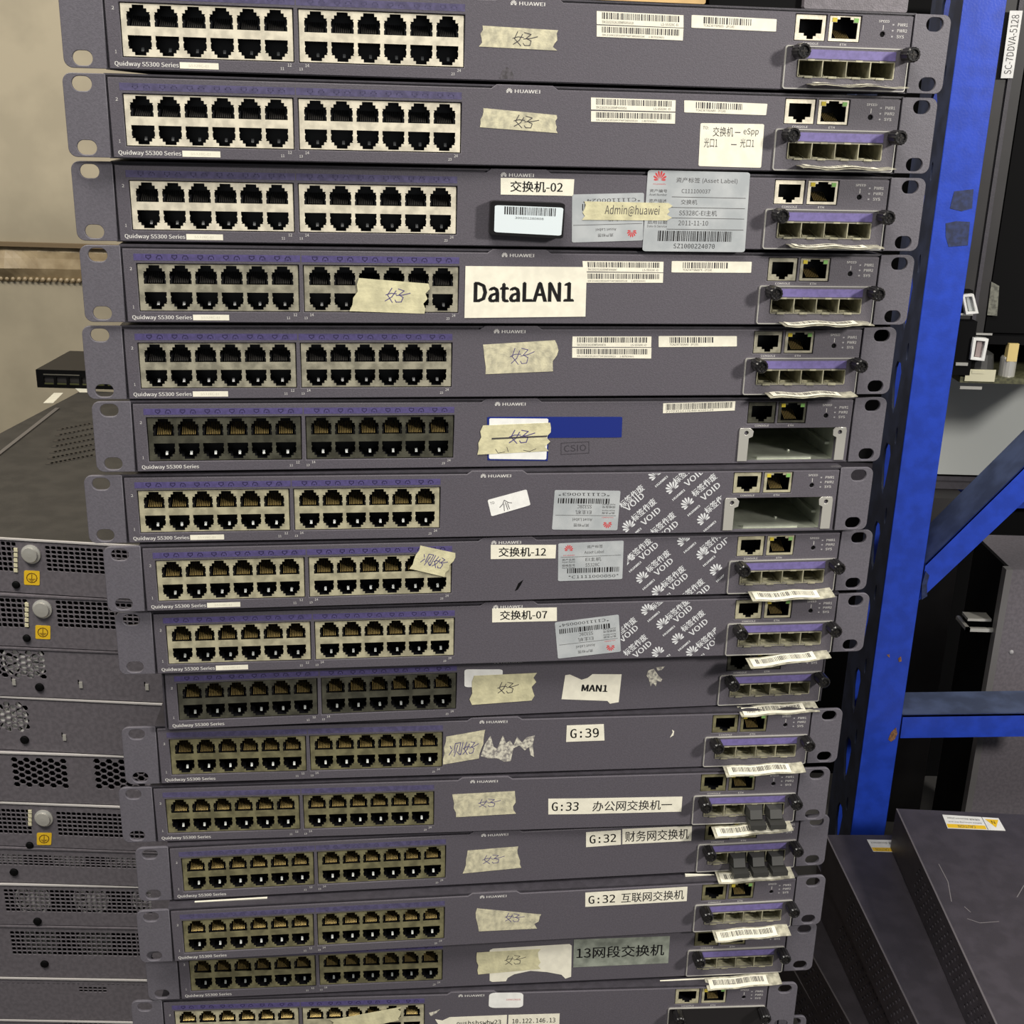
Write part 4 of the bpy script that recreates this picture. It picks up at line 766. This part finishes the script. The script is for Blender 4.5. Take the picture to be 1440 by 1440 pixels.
for nm, m, px in (('rust_spot', RUST, [(1249, 1040), (1253, 1030), (1260, 1023), (1262, 1032), (1258, 1040), (1253, 1043)]), ('rust_spot', RUST, [(1263, 926), (1267, 923), (1268, 930), (1264, 931)]), ('rust_spot', RUST, [(1247, 921), (1251, 920), (1251, 925)]),
                  ('scuff_patch', SCUFF, [(1338, 284), (1342, 269), (1369, 266), (1367, 293), (1352, 297), (1336, 293)]), ('scuff_patch', SCUFF, [(1330, 314), (1345, 311), (1364, 312), (1361, 345), (1334, 347), (1330, 333)])):
    P = [aty(*p, PY - .3) for p in px]; link(nm, MB().prism([(p.x - px0, p.z - FLOOR) for p in P], -.35, -.02).mesh(nm, m), fr, 'rusty chip in the blue paint' if nm[0] == 'r' else 'dull dark scuff on the blue post')
for x, y, s in ((1293, 846, 1),):
    P = aty(x + 6, y - 24, PY); link('weld_mark', MB().prism([(P.x - px0 + dx, P.z - FLOOR + dz) for dx, dz in ((0, 14), (4, 10), (3, 0), (5, -12), (0, -16), (-2, 0))], -.5, .9).mesh('weld', SCUFF), fr, 'scraped weld mark where the brace meets the post')
# ================================================================ RIGHT: stacked dark chassis lying flat
def lying(name, ztop_, h, far, near_left, label, group, xr=720, dep=None, rows=None, holes=True, y0=None):
    # far-left corner fixed by its pixel on the plane z = ztop_
    a = atz(*far, ztop_); b = atz(*near_left, ztop_); yaw = math.atan2(-(a.x - b.x), a.y - b.y)
    L = dep or 430.0
    if a.y > 1065: a = b + (a - b) * ((1065 - b.y) / (a.y - b.y))
    o = empty(name, AT(a.x, a.y, ztop_ - h, yaw), label, 'chassis', group)
    link('case', MB().box(1.2, 442, -L, 0, 0, h).mesh('case', CASEB), o)
    hs = []
    if holes:
        for i in range(34):
            for j in range(5): hs.append([(-L + 26 + i * 9.6 + (j % 2) * 4.8 + 2.3 * math.cos(t * 1.0472), h * .22 + j * 6.2 + 1.9 * math.sin(t * 1.0472)) for t in range(6)])
    me = plate('side_panel', CASEB, rect(-L, 0.3, 0, h - .2), hs, 0, 1.0); me.transform(Matrix.Rotation(math.pi / 2, 4, 'Z')); me.transform(Matrix.Translation((1.1 * MM, 0, 0)))
    link('side_panel', me, o, 'side with rows of small vent holes')
    link('top_edge', MB().box(0, 1.5, -L, 0, h - .6, h + .1).mesh('top_edge', mat('worn_edge', (96, 92, 96), .5)), o)
    return o, a, b
CASEB = mat('black_violet_case_paint', (64, 60, 67), 0.5, 0, noise=0.12, scale=60, bump=0.3)
oA, aA, _ = lying('rack_chassis', -640, 44, (1260, 1137), (1400, 1440), 'large dark chassis with a warning label and scratches, top of the right pile', 'dark chassis piled at lower right')
oB, aB, _ = lying('rack_chassis', -685, 44, (1161, 1174), (1290, 1440), 'dark chassis second in the right pile, small white and yellow sticker at its corner', 'dark chassis piled at lower right')
oB2, _, _ = lying('rack_chassis', -729.5, 44, (1149, 1216), (1268, 1460), 'dark chassis third in the right pile, only its vented side visible', 'dark chassis piled at lower right')
oC, _, _ = lying('rack_chassis', -774, 44, (1067, 1210), (1195, 1440), 'dark chassis fourth in the right pile, a thin sliver of its top visible', 'dark chassis piled at lower right')
oD, _, _ = lying('rack_chassis', -818.5, 43.5, (1045, 1240), (1170, 1460), 'dark chassis at the foot of the right pile', 'dark chassis piled at lower right')
def top_label(o, ztop_, px, items, label):
    q = [o.matrix_world.inverted() @ Vector((p.x * MM, p.y * MM, (ztop_ - FLOOR) * MM)) for p in [atz(*p_, ztop_) for p_ in px]]
    q = [(p.x / MM, p.y / MM) for p in q]; h = 44.1
    b = MB(); b.v = [(x, y, h) for x, y in q] + [(x, y, h + .3) for x, y in q]; b.f = [[0, 1, 2, 3], [4, 5, 6, 7], [0, 1, 5, 4], [1, 2, 6, 5], [2, 3, 7, 6], [3, 0, 4, 7]]; b.m = [0] * 6
    so = link('warning_label', b.mesh('warning_label', WHITE2), o, label); g = {}
    for it in items:
        mb = g.setdefault(it[1].name, (MB(), it[1]))[0]
        if it[0] == 'poly': pts = [bil(q, *p) for p in it[2]]; mb.add([(p[0], p[1], h + it[3]) for p in pts], [list(range(len(pts)))])
        else:
            v, f, _ = text_geo(it[2]); x0, z0, x1, z1 = it[3:7]; pts = [bil(q, x1 - a_ * (x1 - x0), z1 - b_ * (z1 - z0)) for a_, b_ in v]; mb.add([(p[0], p[1], h + .42) for p in pts], f)
    for nm, (mb, m) in g.items(): link('label_print', mb.mesh('label_print', m), so)
bpy.context.view_layer.update()
top_label(oA, -640, [(1325, 1146), (1404, 1151), (1414, 1168.5), (1332.5, 1165)], [('poly', YEL, rect(.01, .03, .68, .32), .36), ('text', GRY, 'CAUTION', .2, .06, .5, .28), ('text', GRY, '切断电源 disconnect power', .06, .68, .64, .85), ('text', GRY, 'before servicing the unit', .06, .42, .64, .56), ('poly', YEL, [(.74, .85), (.98, .85), (.86, .2)], .36), ('text', BLK, 'N', .83, .5, .89, .75), ('poly', BLK, rect(.695, 0, .705, 1), .38)], 'white and yellow warning label seen upside down')
top_label(oB, -685, [(1219, 1181), (1270, 1182), (1280, 1199), (1228, 1198)], [('poly', YEL, rect(.01, .03, .98, .34), .36), ('text', GRY, 'CAUTION', .1, .07, .45, .28), ('text', GRY, '切断电源 disconnect', .06, .62, .9, .82)], 'white and yellow sticker partly under the upper chassis')
for pts in ([(1320, 1215), (1333, 1240), (1338, 1268)], [(1360, 1292), (1378, 1298), (1405, 1296)], [(1356, 1275), (1365, 1283)], [(1430, 1262), (1440, 1245)]):
    q = [oA.matrix_world.inverted() @ Vector((p.x * MM, p.y * MM, (-640 - FLOOR) * MM)) for p in [atz(*p_, -640) for p_ in pts]]; b = MB()
    for i in range(len(q) - 1):
        p, r_ = q[i] / MM, q[i + 1] / MM; d = (r_ - p).normalized(); nn = Vector((-d.y, d.x, 0)) * .35
        b.add([(p.x - nn.x, p.y - nn.y, 44.12), (r_.x - nn.x, r_.y - nn.y, 44.12), (r_.x + nn.x, r_.y + nn.y, 44.12), (p.x + nn.x, p.y + nn.y, 44.12)], [[0, 1, 2, 3]])
    link('scratch', b.mesh('scratch', mat('pale_scratch', (120, 116, 118), .5)), oA, 'pale scratch on the top')
# ================================================================ RIGHT BACKGROUND
def upright(name, pxs, Y, dep, m, label, cat, extra=None):   # standing box: pixels of front-face top-left, top-right, bottom y
    tl, tr, yb = pxs; a = aty(*tl, Y); b = aty(*tr, Y); c = aty((tl[0] + tr[0]) / 2 - (yb - tl[1]) * .17, yb, Y)
    if yb > 1100: c.z = FLOOR
    o = empty(name, AT(a.x, Y, c.z), label, cat); h = a.z - c.z; w_ = b.x - a.x
    me = MB().box(0, w_, 0, dep, 0.2, h).mesh('case', m); link('case', me, o); return o, w_, h
o1, w1, h1 = upright('standing_chassis', ((1412, -30), (1459, -30), 470), 1210, 200, DARKM, 'tall dark chassis standing behind the post with a paper strip on it', 'chassis')
link('front_ridge', MB().box(w1 - 14, w1 - 10, -2, 0, 0, h1).mesh('ridge', CASE), o1)
def stick_y(o, Y, px, m, name, label, txt=None, th=.5, rot=False):
    P = [o.matrix_world.inverted() @ Vector((p.x * MM, p.y * MM, (p.z - FLOOR) * MM)) / MM for p in [aty(*p_, Y) for p_ in px]]; q = [(p.x, p.z) for p in P]
    so = link(name, MB().prism(q, P[0].y - th, P[0].y).mesh(name, m), o, label)
    if txt:
        v, f, _ = text_geo(txt); mb = MB(); mb.add([(lambda r_: (r_[0], P[0].y - th - .15, r_[1]))(bil(q, 1 - (.2 + .6 * b_), .06 + a_ * .88)) for a_, b_ in v], f); link('lettering', mb.mesh('lettering', GRY), so)
upright('standing_chassis', ((1461, -30), (1640, -30), 470), 1213, 190, VDARK, 'black chassis standing at the right frame edge beside the one with the paper strip', 'chassis')
bpy.context.view_layer.update()
stick_y(o1, 1206, [(1420, 15), (1438, 15), (1424, 110), (1407, 110)], WHITE2, 'paper_strip', 'white paper strip with sideways writing', 'SC-7DDVA-5128')
o2, w2, h2 = upright('standing_chassis', ((1424, 801), (1560, 806), 1160), 1200, 110, CASE2, 'grey chassis standing on its side behind the cross beam', 'chassis')
link('side_flange', MB().box(-7, 0, -1, 10, 0, h2).box(-4, 0, 10, 100, 0, h2, 1).mesh('side_flange', [mat('pale_flange', (120, 118, 118), .45, .3), VDARK]), o2)
hd = MB(); hd.box(-36, -6, 6, 10, h2 - 76, h2 - 72).box(-36, -32, 6, 40, h2 - 76, h2 - 72).box(-34, -8, 12, 30, h2 - 66, h2 - 63); link('handle', hd.mesh('handle', SILVER), o2, 'shiny metal handle')
for dx, dz in ((14, -96), (30, -52)):
    link('rivet', MB().lathe((dx, -1, h2 + dz), [(2.6, 1.2), (2.2, 0), (.4, -.6)], 10).mesh('rivet', GPRINT), o2)
for i, (a_, b_, y_, dp) in enumerate((((1302, 700), (1362, 700), 1340, 80),)):
    upright('standing_chassis', (a_, b_, 1175), y_, dp, DARKM, 'narrow dark chassis standing far behind the rack', 'chassis')
upright('equipment_cabinet', ((1155, -40), (1800, -40), 1330), 1455, 40, VDARK, 'black cabinet filling the background behind the rack', 'cabinet')
upright('equipment_cabinet', ((700, -40), (1148, -40), 1330), 1456, 40, CASE, 'dark grey cabinet hidden behind the main stack', 'cabinet')
# light grey carton with circuit board and transceivers resting on it
Yg = 1385; bz_ = aty(1362, 530, 1195).z; a = aty(1300, 560, Yg); a.z = bz_ - 6.3; b = aty(1560, 560, Yg); c = aty(1330, 667, Yg)
gb = empty('grey_carton', AT(a.x, Yg, c.z), 'light grey carton standing on the rear beam', 'box')
link('carton_body', MB().prism(rrect(0, 0, b.x - a.x, a.z - c.z, 2, 2), 0, 60).mesh('carton_body', LGREY), gb)
link('carton_lip', MB().box(-2, b.x - a.x, -3, 0, -7, -2).mesh('carton_lip', CASE), gb)
Yp = 1195; a = aty(1362, 530, Yp)
pc = empty('circuit_board', AT(a.x, Yp, a.z), 'bare circuit board with two metal sockets jutting from behind the post', 'circuit board')
link('board', MB().box(-8, 190, 0, 240, -6, 0).mesh('board', PCB), pc)
link('board_edge', MB().box(-4, 26, -1.5, 0, -4, 8).box(2, 14, -2, -1.5, 4, 7).mesh('board_edge', mat('pale_edge', (200, 196, 168), .5)), pc)
def sockf(pxs, m=SILVER, inner=None, nm='socket'):
    P = [aty(*p, Yp - 3) for p in pxs]; q = [(p.x - a.x, p.z - a.z) for p in P]
    fo = [bil(q, x, z) for x, z in rect(0, 0, 1, 1)]; fi = [bil(q, x, z) for x, z in rect(.2, .12, .8, .88)]
    s_ = link(nm, plate(nm, WHITE2, fo, [fi], -6, 4, .3), pc, 'white-rimmed metal socket')
    link('socket_core', MB().prism([bil(q, x, z) for x, z in rect(.36, .14, .78, .84)], -3, 3).mesh('core', inner or LGREY), s_)
sockf([(1352, 414), (1368, 413), (1375, 440), (1357, 442)]); sockf([(1368, 474), (1389, 476), (1383, 507), (1363, 505)], inner=mat('mauve_core', (150, 136, 134), .4))
link('transceiver', MB().box(-22, 0, -2, 12, 2, 56).box(-24, -8, 0, 12, 62, 86).mesh('transceiver', VDARK), pc, 'black transceiver bodies')
link('spring_clip', MB().box(-26, -6, -3, -2, 62, 64).box(-16, -4, -4, -2, 12, 15).box(0, 16, -3, -2, 43, 45).box(-8, 14, -3, -2, -12, -9).mesh('spring_clip', SILVER), pc)
cp = aty(1424, 514, Yp); link('capacitor', MB().lathe((cp.x - a.x, 12, 0), [(8, 0), (8, 18), (7, 20)], 18, axis='z').mesh('capacitor', SILVER), pc)
link('yellow_cap', MB().box(cp.x - a.x - 5, cp.x - a.x + 5, 4, 12, 16, 34).mesh('yellow_cap', mat('yellowish_part', (206, 184, 120), .5)), pc)
link('choke', MB().lathe((cp.x - a.x - 28, 14, 0), [(13, 0), (14, 8), (12, 22), (5, 26)], 14, axis='z').mesh('choke', RUBBER), pc)
zs1 = aty(1400, 470, 1210).z; zs2 = aty(1330, 667, 1385).z - 7.2
link('shelf_plate', MB().box(30, 620, 1203 - PY, 1450 - PY, zs1 - 9 - FLOOR, zs1 - FLOOR - .2).mesh('shelf_plate', VDARK), fr, 'black shelf plate')
link('shelf_plate', MB().box(30, 620, 1375 - PY, 1450 - PY, zs2 - 8 - FLOOR, zs2 - FLOOR - .2).mesh('shelf_plate', CASE), fr, 'grey shelf plate')
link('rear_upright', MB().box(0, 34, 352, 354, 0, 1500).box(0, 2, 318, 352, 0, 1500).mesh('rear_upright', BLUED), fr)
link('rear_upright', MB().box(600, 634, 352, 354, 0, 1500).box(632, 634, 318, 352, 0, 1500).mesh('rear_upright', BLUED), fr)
P1 = aty(1395, 420, 1206)
stick_y(o1, 1209, [(1394, 396), (1405, 402), (1402, 444), (1388, 443)], mat('dull_sticker', (120, 120, 108), .6, 0, noise=.3, scale=300), 'paper_strip', 'worn greyish sticker low on the chassis')
# a bright shelf of light wall to the far right is left dark
bpy.context.view_layer.update()
